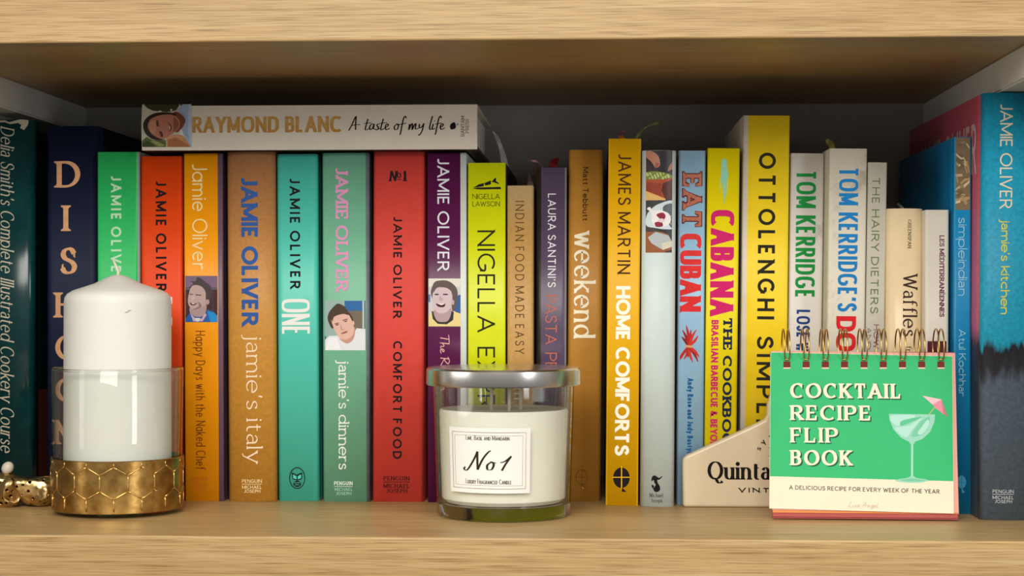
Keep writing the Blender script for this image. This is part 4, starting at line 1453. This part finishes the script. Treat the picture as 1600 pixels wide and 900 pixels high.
# ================================================================= PAGE MARKERS ON THE BOOK TOPS
GRP = 'markers sticking out of the book tops'


def strip_marker(name, label, cat, pts, widths, m, y, group=None, yw=0.3):
    """a curved paper or petal strip standing at depth y; pts on the photo; real thickness 0.4 mm"""
    P = catmull([(p[0], p[1], w) for p, w in zip(pts, widths)], 6)
    W3 = []
    for i, (u, v, w) in enumerate(P):
        q = on_y(u, v, y + 0.004 * math.sin(i * .35))
        a = P[max(0, i - 1)]
        c = P[min(len(P) - 1, i + 1)]
        d = Vector((c[0] - a[0], -(c[1] - a[1])))
        d.normalize()
        hwid = w * (q.y - CAM.y) / F_PX / 2
        W3.append((q, Vector((-d.y, yw, d.x)).normalized() * hwid))
    o0 = W3[0][0].copy()
    vs, fs = [], []
    for q, s in W3:
        for sg_, t in ((-1, -.0002), (1, -.0002), (1, .0002), (-1, .0002)):
            vs.append(q - o0 + s * sg_ + Vector((0, t, 0)))
    n_ = len(W3)
    for i in range(n_ - 1):
        for k in range(4):
            fs.append((4 * i + k, 4 * i + (k + 1) % 4, 4 * i + 4 + (k + 1) % 4, 4 * i + 4 + k))
    fs += [(3, 2, 1, 0), (4 * n_ - 4, 4 * n_ - 3, 4 * n_ - 2, 4 * n_ - 1)]
    o = obj(name, vs, fs, m, smooth=False)
    bm = bmesh.new()
    bm.from_mesh(o.data)
    bmesh.ops.recalc_face_normals(bm, faces=bm.faces)
    bm.to_mesh(o.data)
    bm.free()
    o.location = o0
    return tag(o, label, cat, group)


strip_marker('paper_slip', 'torn white paper slip curling up behind the lime yellow book', 'bookmark', [(789, 262), (787, 248), (783, 232), (777, 216), (770, 205)], [12, 10, 7, 6, 1], mat((206, 204, 200), .7, .03), 0.25, GRP)
PINK = mat((206, 158, 152), .5, .1)
strip_marker('petal_marker', 'thin pale pink petal curling out above the slate purple book', 'bookmark', [(849, 264), (845, 256), (837, 252), (827, 251)], [1.2, 1.4, 3.4, 2], PINK, 0.23, GRP)
strip_marker('petal_marker', 'small dusty pink petal tip beside the top of the short tan book', 'bookmark', [(829, 294), (828, 284), (827, 271)], [11, 8, 1], mat((150, 124, 112), .6, .1), 0.23, GRP)
RED = mat((140, 26, 40), .5, .1)
strip_marker('petal_marker', 'dark red petal bud on top of the slate purple book', 'bookmark', [(862, 266), (865, 255), (873, 247)], [10, 13, 3], RED, 0.22, GRP)
strip_marker('petal_marker', 'small mauve and orange petal on top of the golden yellow book', 'bookmark', [(970, 222), (969, 211), (972, 206), (977, 204)], [8, 5, 3, 1.2], mat((142, 84, 104), .5, .1), 0.2, GRP)
strip_marker('petal_marker', 'orange petal nub beside the mauve petal on the golden yellow book', 'bookmark', [(973, 222), (972, 216), (971.5, 212)], [9, 8, 3], mat((226, 150, 20), .5, .1), 0.195, GRP)
strip_marker('leaf_marker', 'thin green leaf arching out of the golden yellow book', 'bookmark', [(992, 219), (999, 209), (1008, 200), (1018, 195), (1028, 193.5), (1031, 197)], [2, 4.5, 2, 2, 6, 1.5], mat((120, 128, 70), .5, .1), 0.2, GRP)
strip_marker('leaf_marker', 'yellow green leaf bud above the worn book with blue capitals', 'bookmark', [(1303, 238), (1299, 227), (1293, 221), (1291, 224)], [7, 9, 8, 2], mat((168, 164, 84), .5, .1), 0.21, GRP)
strip_marker('paper_slip', 'small white paper tip behind the short cream jacketed book', 'bookmark', [(1414, 330), (1408, 323), (1402, 318)], [3, 4, 3], mat((190, 192, 200), .6, .03), 0.25, GRP)

# ================================================================= PILLAR CANDLE IN GOLD HOLDER
hc = on_z(184, 812)
HC = Vector((hc.x, hc.y + .0425, 0))
HC.x = on_y(184, 700, HC.y).x
hold = empty('candle_holder', HC)
tag(hold, 'clear glass candle holder with a gold honeycomb band around its foot', 'candle holder')
GL = thin_glass((253, 254, 253))
R0, R1 = .0428, .0442
lathe('glass', [(0, .0012), (R0 - .006, .001), (R0 - .001, .0022), (R0, .005), (R1, .0965), (R1 - .0004, .0974), (R1 - .0012, .0974), (R1 - .0016, .0966), (R0 - .0016, .008), (R0 - .004, .006), (0, .006)], GL, hold)
bm = bmesh.new()
tube(bm, [((R1 - .0008) * math.cos(R_(3.75 * i)), (R1 - .0008) * math.sin(R_(3.75 * i)), .0976) for i in range(96)], .0009, 8, True)
from_bm('glass_rim', bm, solid_glass((240, 246, 242)), hold, True)
brass = bpy.data.materials.new('honeycomb_gold')
brass.use_nodes = True
nt = brass.node_tree
bs = nt.nodes['Principled BSDF']
bs.inputs['Base Color'].default_value = lin((196, 156, 88))
bs.inputs['Metallic'].default_value = 1
bs.inputs['Roughness'].default_value = .27
tc = nt.nodes.new('ShaderNodeTexCoord')
nn = nt.nodes.new('ShaderNodeTexNoise')
nn.inputs['Scale'].default_value = 130
nn.inputs['Detail'].default_value = 5
nt.links.new(tc.outputs['Object'], nn.inputs['Vector'])
rp = ramp(nt, [(.35, (164, 124, 66)), (.65, (206, 168, 98))])
nt.links.new(nn.outputs['Fac'], rp.inputs['Fac'])
nt.links.new(rp.outputs['Color'], bs.inputs['Base Color'])
bp = nt.nodes.new('ShaderNodeBump')
bp.inputs['Strength'].default_value = .25
bp.inputs['Distance'].default_value = .0006
nt.links.new(nn.outputs['Fac'], bp.inputs['Height'])
nt.links.new(bp.outputs['Normal'], bs.inputs['Normal'])
RB = R0 + .0011
ZB0, ZB1 = .0032, .0382
lathe('gold_band', [(RB - .0006, ZB0), (RB, ZB0 + .0004), (RB + .0005, ZB1 - .0004), (RB, ZB1), (RB - .0004, ZB1 - .0004), (RB - .0008, ZB0 + .0004)], brass, hold, close=True)
# raised honeycomb ridges on the band
ncell = 15
cw = 2 * math.pi * RB / ncell
hr = cw / math.sqrt(3)
edges = set()
bm = bmesh.new()
for row in range(-1, 4):
    for cidx in range(ncell):
        cx = (cidx + (.5 if row % 2 else 0)) * cw
        cz = ZB0 + .0045 + row * hr * 1.5
        P = [(cx + hr * math.sin(R_(60 * i)), cz + hr * math.cos(R_(60 * i))) for i in range(6)]
        for i in range(6):
            a, c = P[i], P[(i + 1) % 6]
            key = tuple(sorted(((round(a[0] % (ncell * cw), 4), round(a[1], 4)), (round(c[0] % (ncell * cw), 4), round(c[1], 4)))))
            if key in edges:
                continue
            edges.add(key)
            pts = []
            for t in range(5):
                x, z = a[0] + (c[0] - a[0]) * t / 4, a[1] + (c[1] - a[1]) * t / 4
                if ZB0 + .0006 < z < ZB1 - .0006:
                    an = x / RB
                    r_ = RB + .0003
                    pts.append((r_ * math.sin(an), -r_ * math.cos(an), z))
            if len(pts) >= 2:
                tube(bm, pts, .00055, 6)
from_bm('honeycomb_ridges', bm, mat((216, 178, 108), .25, 0, 0, 1.0), hold, True)
cand = empty('pillar_candle', HC + Vector((.0, 0, .0062)))
tag(cand, 'white domed pillar candle standing in the gold banded glass holder', 'candle')
WAX = mat((228, 227, 219), .42, .012, .05, scale=50, sss=.25)
zc = on_y(180, 459, HC.y - .036).z - .0062
za = on_y(180, 429, HC.y).z - .0062
RC = .0362
lathe('wax_body', [(0, .0006), (RC - .002, 0), (RC, .002), (RC - .0003, zc - .006), (RC - .0008, zc - .0025), (RC - .0025, zc), (RC - .006, zc + .0022), (.016, za - .0062), (.008, za - .0022), (.003, za - .0003), (0, za)], WAX, cand)
bm = bmesh.new()
tube(bm, [(0, 0, za - .003), (.0003, 0, za + .002), (-.0015, 0, za + .006), (-.0035, .0003, za + .0105)], [.0011, .0011, .001, .0007], 8)
from_bm('wick', bm, mat((224, 216, 196), .8, .05), cand, True)
# a nick in the wax
bm = bmesh.new()
for (u, v, w_, rot) in ((199, 488, 3.2, 20), (204, 485.5, 4, 12)):
    p = on_y(u, v, HC.y - .036) - cand.location
    ang = math.atan2(p.x, .036)
    r_ = RC + .0000
    q = Vector((r_ * math.sin(ang), -r_ * math.cos(ang), p.z))
    tube(bm, [q + Vector((-.0012, 0, -.0002)), q, q + Vector((.0012, 0, .0004))], .00018, 5)
from_bm('nick', bm, mat((110, 104, 96), .8, 0), cand)

# ================================================================= SCENTED CANDLE
jf = on_z(787, 818)
JC = Vector((0, jf.y + .0447, 0))
JC.x = on_y(787, 700, JC.y).x
jar = empty('scented_candle', JC)
tag(jar, 'large glass jar candle with a silver lid and a white label', 'candle')
RJ0, RJ1 = .0447, .0475
ZL0 = on_y(787, 607, JC.y - .052).z
ZL1 = on_y(787, 579, JC.y - .052).z
GJ = thin_glass((253, 254, 253))
lathe('jar_glass', [(RJ0 - .003, .0095), (RJ0 + .0002, .0095), (RJ1, ZL0 + .002), (RJ1, ZL1 - .003), (RJ1 - .0026, ZL1 - .003), (RJ1 - .0026, ZL0), (RJ0 - .003, .0125)], GJ, jar, close=True)
lathe('jar_base', [(0, .0025), (RJ0 - .012, .0016), (RJ0 - .005, 0), (RJ0 - .0015, .0008), (RJ0, .003), (RJ0 + .0003, .0093), (RJ0 - .004, .0094), (RJ0 - .008, .0085), (0, .008)], solid_glass((242, 250, 240)), jar)
steel = mat((214, 212, 208), .24, .03, 0, 1.0, scale=8)
RL = .0521
lid = lathe('lid', [(0, ZL1 + .0004), (RL - .004, ZL1 + .0004), (RL - .0012, ZL1), (RL - .0002, ZL1 - .0012), (RL, ZL0 + .001), (RL - .0004, ZL0), (RL - .0014, ZL0), (RL - .0016, ZL1 - .0026), (0, ZL1 - .0026)], steel, jar)
zw = on_y(787, 645, JC.y - .045).z
RW = RJ0 - .0032
RW1 = RW + .0018
lathe('wax', [(0, .0098), (RW - .003, .0098), (RW, .0125), (RW1, zw - .0015), (RW1 - .001, zw), (RW1 - .003, zw - .0008), (0, zw - .0014)], mat((240, 236, 220), .45, .015, .05, sss=.25), jar)
for (dx, dy) in ((-.0085, .004), (.004, -.006), (.011, .008)):
    bm = bmesh.new()
    tube(bm, [(dx, dy, zw - .003), (dx, dy, zw + .005), (dx + .0002, dy, zw + .0125)], .0011, 8)
    from_bm('wick', bm, mat((222, 212, 190), .8, .05), jar, True)
# label wrapped on the jar; angles measured from the camera side
RLb = lambda z: RJ0 + .0002 + (RJ1 - RJ0) * max(0, (z - .0095) / (ZL0 - .0075)) + .00025


def jar_pt(u, v):
    """angle and height on the jar wall seen at that place of the photo"""
    an, z = 0.0, .05
    for _ in range(8):
        r_ = RLb(z)
        p = on_y(u, v, JC.y - r_ * math.cos(an))
        an = math.asin(max(-.98, min(.98, (p.x - JC.x) / r_)))
        z = p.z
    return an, z


def jar_map(a, z, off):
    r_ = RLb(z) + off
    return (r_ * math.sin(a), -r_ * math.cos(a), z)


aL, zT = jar_pt(702, 668)
aR, _ = jar_pt(829, 672)
aM = (aL + aR) / 2
_, zB = jar_pt(765, 771)
_, zT = jar_pt(765, 669)
TILT = -.035 * 0.02
nA, nZ = 24, 10


def patch(name, a0, a1, z0, z1, off, m, tilt=0.0, n1=24, n2=2):
    vs, fs = [], []
    for i in range(n1 + 1):
        a = a0 + (a1 - a0) * i / n1
        for j in range(n2 + 1):
            z = z0 + (z1 - z0) * j / n2
            vs.append(jar_map(a, z + tilt * (a - aM), off))
    for i in range(n1):
        for j in range(n2):
            k = i * (n2 + 1) + j
            fs.append((k, k + n2 + 1, k + n2 + 2, k + 1))
    return vs, fs


vs, fs = patch('label', aL, aR, zB, zT, 0, None)
lab = obj('label', vs, fs, mat((234, 234, 228), .5, .01), jar, smooth=True)
va, fa = [], []
gi = .0028
ga = gi / RJ0
for k, (ins, th_) in enumerate(((1.0, .00028), (1.75, .00016))):
    a0, a1, z0, z1 = aL + ga * ins, aR - ga * ins, zB + gi * ins, zT - gi * ins
    ta = th_ / RJ0
    for q in ((a0, a1, z0, z0 + th_), (a0, a1, z1 - th_, z1), (a0, a0 + ta, z0, z1), (a1 - ta, a1, z0, z1)):
        v2, f2 = patch('', *q, .00012, None)
        fa += [tuple(i + len(va) for i in f) for f in f2]
        va += v2
obj('gold_border', va, fa, mat((184, 150, 84), .25, 0, 0, 1.0), lab)


def jar_text(name, s, u0, u1, v0, v1, m, **st):
    a0, z0 = jar_pt(u0, v1)
    a1, _ = jar_pt(u1, v1)
    _, z1 = jar_pt((u0 + u1) / 2, v0)
    _, z0 = jar_pt((u0 + u1) / 2, v1)
    cap = z1 - z0
    return lettering(name, lab, s, ((a0 * RJ0, z0), (1, 0), (0, 1), (a1 - a0) * RJ0, cap), lambda x, z, off: jar_map(x / RJ0, z, off), m, .00015, **st)


inkg = ink((70, 62, 48))
jar_text('label_lettering', 'Lime, Basil and Mandarin', 728, 796, 681, 688, inkg, t=.1, sc=.74, track=.08)
jar_text('label_lettering', 'No', 727, 774, 704, 734, ink((46, 34, 26)), t=.115, c=.22, hand=True, slant=.12, nib=0)
jar_text('label_lettering', '1', 781, 800, 711, 735, ink((46, 34, 26)), t=.14, c=.3, hand=True, slant=.05)
jar_text('label_lettering', 'Luxury Fragranced Candle', 728, 799, 749, 756.5, inkg, t=.1, sc=.74, track=.08)

# ================================================================= CERAMIC BOOKEND
ef = on_z(1130, 793).y
EB = empty('bookend', (on_y(1300, 793, ef).x, ef, 0))
tag(EB, 'cream glazed bookend plaque with black serif lettering, behind the green flip book', 'bookend')
outl = [(1070, 793), (1067, 789), (1066.5, 722), (1068, 716), (1074, 711), (1130, 686), (1180, 663), (1194, 656), (1199, 648), (1199, 634), (1203, 620), (1210, 607), (1226, 600), (1276, 597), (1281, 602), (1282, 789), (1279, 793)]
pts = []
for u, v in outl:
    p = on_y(u, v, ef)
    pts.append((p.x - EB.location.x, max(0.0, p.z)))
pts[0] = (pts[0][0], 0.0)
pts[-1] = (pts[-1][0], 0.0)
TH = .0115
bm = bmesh.new()
fv = [bm.verts.new((x, 0, z)) for x, z in pts]
face = bm.faces.new(fv)
ex = bmesh.ops.extrude_face_region(bm, geom=[face])
bmesh.ops.translate(bm, verts=[v for v in ex['geom'] if isinstance(v, bmesh.types.BMVert)], vec=(0, TH, 0))
rim = [e for e in bm.edges if abs(e.verts[0].co.y - e.verts[1].co.y) < 1e-6]
bmesh.ops.bevel(bm, geom=rim, offset=.0022, segments=4, affect='EDGES', profile=.5)
glz = mat((216, 200, 168), .2, .04, .02, scale=30, coat=.3)
body = from_bm('plaque', bm, glz, EB, True)
body.data.set_sharp_from_angle(angle=R_(50))


def end_text(name, s, u0, u1, v0, v1, m, **st):
    a, c = on_y(u0, v1, ef), on_y(u1, v1, ef)
    z1 = on_y(u0, v0, ef).z
    return lettering(name, EB, s, ((a.x - EB.location.x, a.z), (1, 0), (0, 1), c.x - a.x, z1 - a.z), lambda x, z, off: (x, -off, z), m, **st)


end_text('name_lettering', 'Quinta', 1105, 1204, 721, 749, BLACK, t=.19, c=.3, serif=(.06, .045), nib=0, track=.0)
end_text('name_lettering', 'VINT', 1154, 1202, 762, 769.5, BLACK, t=.25, track=.6)
end_text('name_lettering', 'I', 1202, 1209, 699, 713, BLACK, t=.2, serif=(.2, .08))
for s, u, v, a in (('s', 1187, 705, 58), ('y', 1193, 695.5, 50), ('n', 1204, 686, 38)):
    p = on_y(u, v, ef)
    ca, sa = math.cos(R_(a)), math.sin(R_(a))
    lettering('name_lettering', EB, s, ((p.x - EB.location.x, p.z), (ca, sa), (-sa, ca), None, .0036), lambda x, z, off: (x, -off, z), BLACK, t=.24, c=.4, serif=(.06, .06))

# ================================================================= FLIP BOOK
fy = on_z(1350, 813).y
fl0, fr0 = on_y(1207, 811, fy), on_y(1497, 813, fy)
FBW = fr0.x - fl0.x
TIL = R_(9)
FB = empty('flip_book', ((fl0.x + fr0.x) / 2, fy, 0), (0, 0, R_(-1.2)))
tag(FB, 'green and cream cocktail flip book standing on its brass spiral binding rings', 'book')
FBH = (on_y(1350, 553, fy).z) / math.cos(TIL)
hw = FBW / 2


def tilted(x, s, off=0.0):
    """point on the front panel: s metres up the sloping card, off towards the viewer"""
    return (x, s * math.sin(TIL) - off * math.cos(TIL), s * math.cos(TIL) + off * -math.sin(TIL) + 0.0004)


def card(name, x0, x1, s0, s1, o0, th_, m, rot=0.0, parent=None):
    vs = []
    for off in (o0, o0 + th_):
        for x, s in ((x0, s0), (x1, s0), (x1, s1), (x0, s1)):
            xr = x * math.cos(rot) - (s - s1) * math.sin(rot)
            sr = s1 + x * math.sin(rot) + (s - s1) * math.cos(rot)
            vs.append(tilted(xr, sr, off))
    return obj(name, vs, [(0, 3, 2, 1), (4, 5, 6, 7), (0, 1, 5, 4), (1, 2, 6, 5), (2, 3, 7, 6), (3, 0, 4, 7)], m, parent or FB)


pinkp = mat((226, 164, 150), .6, .03)
card('back_board', -hw, hw, 0.0004, FBH, -.0020, .0022, mat((150, 66, 62), .6, .06))
card('page', -hw + .0004, hw - .0006, .0018, FBH - .0004, .0003, .0006, mat((172, 82, 76), .6, .05))
card('page', -hw + .0002, hw + .0002, .0046, FBH - .0002, .001, .0005, mat((222, 140, 78), .6, .05))
card('page', -hw + .0006, hw + .0007, .0060, FBH + .0007, .0016, .0004, pinkp, R_(-.5))
FC = .0022          # where the cover card lies
ROT = R_(-1.15)
S0c, S1c = .0064, FBH - .0006
cov = card('front_cover', -hw, hw - .0012, S0c, S1c, FC, .0006, mat((234, 222, 196), .6, .03, .05), ROT)


def fb_inv(u, v):
    """photo place -> (x, s) on the front cover"""
    n_ = Vector((math.sin(R_(-1.2)) * math.cos(TIL), -math.cos(R_(-1.2)) * math.cos(TIL), 0))
    rm = Matrix.Rotation(R_(-1.2), 3, 'Z')
    nn_ = rm @ Vector((0, -math.cos(TIL), math.sin(TIL)))
    o_ = Vector(FB.location) + rm @ Vector(tilted(0, 0, FC + .0006))
    r_ = ray(u, v)
    p = CAM + r_ * ((o_ - CAM).dot(nn_) / r_.dot(nn_)) - Vector(FB.location)
    p = rm.inverted() @ p
    return p.x, (p.z - .0004) / math.cos(TIL)


def fb_map(x, s, off):
    return tilted(x, s, FC + .0006 + off)


def fb_poly(name, layers, off=.00006):
    vs, fs, fm, ms = [], [], [], []
    for k, (mm, pts, *sm) in enumerate(layers):
        if sm and sm[0]:
            pts = catmull(pts, 5, True)
        P = [fb_inv(u, v) for u, v in pts]
        ar = sum(P[i][0] * P[(i + 1) % len(P)][1] - P[(i + 1) % len(P)][0] * P[i][1] for i in range(len(P)))
        if ar < 0:
            P.reverse()
        i0 = len(vs)
        vs += [fb_map(x, s, off + 1.2e-5 * k) for x, s in P]
        fs.append(tuple(range(i0, i0 + len(P))))
        if mm not in ms:
            ms.append(mm)
        fm.append(ms.index(mm))
    return obj(name, vs, fs, ms, cov, fm)


green = mat((50, 180, 112), .6, .03, .04)
cr, sr_ = math.cos(ROT), math.sin(ROT)


def cov_pt(x, s):
    return x * cr - (s - S1c) * sr_, S1c + x * sr_ + (s - S1c) * cr


xl, sl = fb_inv(1209, 744)
_, sg2 = fb_inv(1350, 747)
gp = [cov_pt(-hw + .0002, sg2), cov_pt(hw - .0014, sg2), cov_pt(hw - .0014, S1c - .0002), cov_pt(-hw + .0002, S1c - .0002)]
obj('green_panel', [fb_map(x, s, .00004) for x, s in gp], [(0, 1, 2, 3)], green, cov)


def fb_text(name, s, u0, u1, v0, v1, m, off=.00015, slope=0.02, **st):
    x0, s0 = fb_inv(u0, v1)
    x1, s1 = fb_inv(u1, v1 + (u1 - u0) * slope)
    _, st_ = fb_inv(u0, v0)
    d = Vector((x1 - x0, s1 - s0))
    l = d.length
    d.normalize()
    return lettering(name, cov, s, ((x0, s0), (d.x, d.y), (-d.y, d.x), l, st_ - s0), fb_map, m, off, **st)


FS = dict(t=.23, c=.45, serif=(.075, .06), nib=12, track=.1)
dkg = ink((26, 92, 62))
for s, u1, v0, v1 in (('COCKTAIL', 1409, 597.5, 620.5), ('RECIPE', 1362, 632, 655), ('FLIP', 1311, 667, 690), ('BOOK', 1332, 702, 725.5)):
    fb_text('printed_shadow_lettering', s, 1236.5, u1 + 2, v0 + 2, v1 + 2, dkg, .00012, .006, **FS)
    fb_text('title_lettering', s, 1234, u1, v0, v1, ink((240, 226, 200)), .0003, .006, **FS)
fb_text('subtitle_lettering', 'A DELICIOUS RECIPE FOR EVERY WEEK OF THE YEAR', 1233, 1468, 757, 763.5, ink((74, 84, 66)), .00012, .028, t=.15, track=.16)
fb_text('maker_lettering', 'Lisa Angel', 1325, 1372, 783, 791, ink((204, 182, 156)), .00012, .02, t=.09, hand=True, slant=.15)
# printed cocktail glass and paper parasol
ga_, gb_, gc_, gd_ = ink((150, 206, 184)), ink((176, 220, 206)), ink((120, 194, 160)), ink((98, 190, 146))
fb_poly('cocktail_glass_print', [
    (ga_, [(1389, 645.5), (1461, 646.5), (1460, 658), (1453, 674), (1441, 685), (1430, 689), (1427, 694), (1426.8, 742), (1431, 745.5), (1447, 748), (1452, 750), (1440, 753), (1420, 753.5), (1402, 751.5), (1398, 749), (1408, 747), (1420, 745), (1423.2, 742), (1423.4, 694), (1420, 689), (1408, 683), (1396, 670), (1390, 655)]),
    (gb_, [(1391, 649), (1430, 648), (1412, 660), (1400, 664)], True), (gb_, [(1398, 668), (1420, 664), (1440, 652), (1424, 672), (1415, 682)], True), (gc_, [(1436, 660), (1452, 650), (1450, 666), (1440, 678), (1424, 680)], True),
    (gd_, [(1410, 656), (1440, 650), (1425, 658), (1408, 664)], True), (gb_, [(1449, 655), (1452, 660), (1446, 672), (1438, 678), (1434, 675), (1440, 666)], True), (gb_, [(1424.6, 694), (1425.6, 694), (1425.6, 742), (1424.6, 742)]),
    (gc_, [(1406, 749), (1424, 746.5), (1446, 749.5), (1426, 751)], True),
    (ink((158, 190, 120)), [(1450, 646.5), (1461, 633), (1462.4, 634), (1452.4, 647)]),
    (ink((222, 142, 158)), [(1441, 617), (1471, 623), (1480, 650), (1474, 646), (1462, 637), (1457, 631)]), (ink((238, 190, 196)), [(1441, 617), (1471, 623), (1457, 631)]), (ink((204, 112, 136)), [(1471, 623), (1480, 650), (1474, 646)]),
])
# punched slots and twin wire rings
ring_m = mat((206, 168, 96), .3, .04, 0, 1.0)
rc_u = [1229.5, 1259.5, 1289.5, 1319.5, 1350, 1380, 1410, 1440, 1470]
slot_layers = [(ink((112, 44, 34)), rect(u - 5.5, 563.5, u + 5.5, 573)) for u in rc_u]
fb_poly('ring_slots', slot_layers, .0001)
fb_poly('slot_edges', [(ink((232, 196, 176)), rect(u - 5.5, 573, u + 5.5, 575)) for u in rc_u], .0001)
RR = (fb_inv(1350, 511)[1] - fb_inv(1350, 569)[1]) / 2 * .98
for u in rc_u:
    x, s = fb_inv(u, 569)
    fx, fyy, fz = tilted(x, s, FC + .0014)
    bm = bmesh.new()
    for dx in (-.00165, .00165):
        cy, cz = fyy + RR * .78, fz + RR * .95
        pts = []
        for i in range(27):
            a = R_(218 + (-1) * i * 10.2)          # from the slot over the top to the back
            pts.append((x + dx + (dx * -.35 if i in (0,) else 0), cy + RR * math.cos(a), cz + RR * math.sin(a)))
        tube(bm, pts, .00052, 8)
    # the wire that joins the two loops inside the slot
    a = R_(218)
    p = (cy + RR * math.cos(a), cz + RR * math.sin(a))
    tube(bm, [(x - .00165, *p), (x, p[0] + .0002, p[1] - .0006), (x + .00165, *p)], .00052, 8)
    from_bm('binding_ring', bm, ring_m, FB, True)
# rear stand panel of the easel
tp = tilted(0, FBH - .004, -.0021)
vs = []
for t in (0, .0016):
    vs += [(-hw + .002, tp[1] + .0006 + t, tp[2]), (hw - .004, tp[1] + .0006 + t, tp[2]), (hw - .004, tp[1] + .004 + t, .0004), (-hw + .002, tp[1] + .004 + t, .0004)]
obj('stand_panel', vs, [(0, 1, 2, 3), (7, 6, 5, 4), (0, 4, 5, 1), (1, 5, 6, 2), (2, 6, 7, 3), (3, 7, 4, 0)], mat((190, 110, 98), .6, .05), FB)

# ================================================================= GOLD CORAL ORNAMENT
cg = on_z(40, 795)
CB = empty('coral_ornament', (cg.x, cg.y + .012, 0))
tag(CB, 'gold coral branch ornament with a white tip, lying at the left end', 'ornament')


def cpt(u, v, dy=0.0):
    p = on_y(u, v, CB.location.y + dy)
    return Vector((p.x - CB.location.x, dy, p.z))


J = [(cpt(6, 768), .0122), (cpt(28, 764), .0108), (cpt(50, 764), .0102), (cpt(70, 765, .002), .0112), (cpt(96, 768, .006), .0098),
     (cpt(9, 752, -.003), .0088), (cpt(14, 738, -.003), .0062), (cpt(18, 784, -.008), .0074), (cpt(-14, 768, .004), .0105), (cpt(-34, 756, .008), .008), (cpt(78, 782, -.001), .0074)]
E = [(0, 1), (1, 2), (2, 3), (3, 4), (0, 5), (5, 6), (0, 7), (0, 8), (8, 9), (3, 10)]
me = bpy.data.meshes.new('coral_branch')
me.from_pydata([p for p, _ in J], E, [])
cor = bpy.data.objects.new('coral_branch', me)
COL.objects.link(cor)
cor.parent = CB
sk_ = cor.modifiers.new('skin', 'SKIN')
sk_.use_smooth_shade = True
for i, (_, r_) in enumerate(J):
    me.skin_vertices[0].data[i].radius = (r_, r_)
me.skin_vertices[0].data[0].use_root = True
ss = cor.modifiers.new('sub', 'SUBSURF')
ss.levels = ss.render_levels = 4
tx = bpy.data.textures.new('coral_lumps', 'CLOUDS')
tx.noise_scale = .012
dm = cor.modifiers.new('lumps', 'DISPLACE')
dm.texture = tx
dm.strength = .0045
dm.mid_level = .5
dm.texture_coords = 'LOCAL'
gm = bpy.data.materials.new('pitted_gold')
gm.use_nodes = True
nt = gm.node_tree
bs = nt.nodes['Principled BSDF']
bs.inputs['Metallic'].default_value = 1
bs.inputs['Roughness'].default_value = .28
tc = nt.nodes.new('ShaderNodeTexCoord')
vo = nt.nodes.new('ShaderNodeTexVoronoi')
vo.inputs['Scale'].default_value = 215
nt.links.new(tc.outputs['Object'], vo.inputs['Vector'])
rp = ramp(nt, [(.2, (44, 30, 14)), (.3, (206, 176, 120))])
nt.links.new(vo.outputs['Distance'], rp.inputs['Fac'])
nt.links.new(rp.outputs['Color'], bs.inputs['Base Color'])
bp = nt.nodes.new('ShaderNodeBump')
bp.inputs['Strength'].default_value = .8
bp.inputs['Distance'].default_value = .002
mr = nt.nodes.new('ShaderNodeMapRange')
mr.inputs['From Max'].default_value = .3
nt.links.new(vo.outputs['Distance'], mr.inputs['Value'])
nt.links.new(mr.outputs['Result'], bp.inputs['Height'])
nt.links.new(bp.outputs['Normal'], bs.inputs['Normal'])
me.materials.append(gm)
bm = bmesh.new()
bmesh.ops.create_icosphere(bm, subdivisions=3, radius=1)
tpv = cpt(12, 731, -.002)
for v in bm.verts:
    v.co = Vector((v.co.x * .0042 + v.co.z * .0006, v.co.y * .0042, v.co.z * .0044)) + tpv
tip = from_bm('coral_tip', bm, mat((214, 204, 190), .35, .05), CB, True)
tip['label'] = 'white tip'
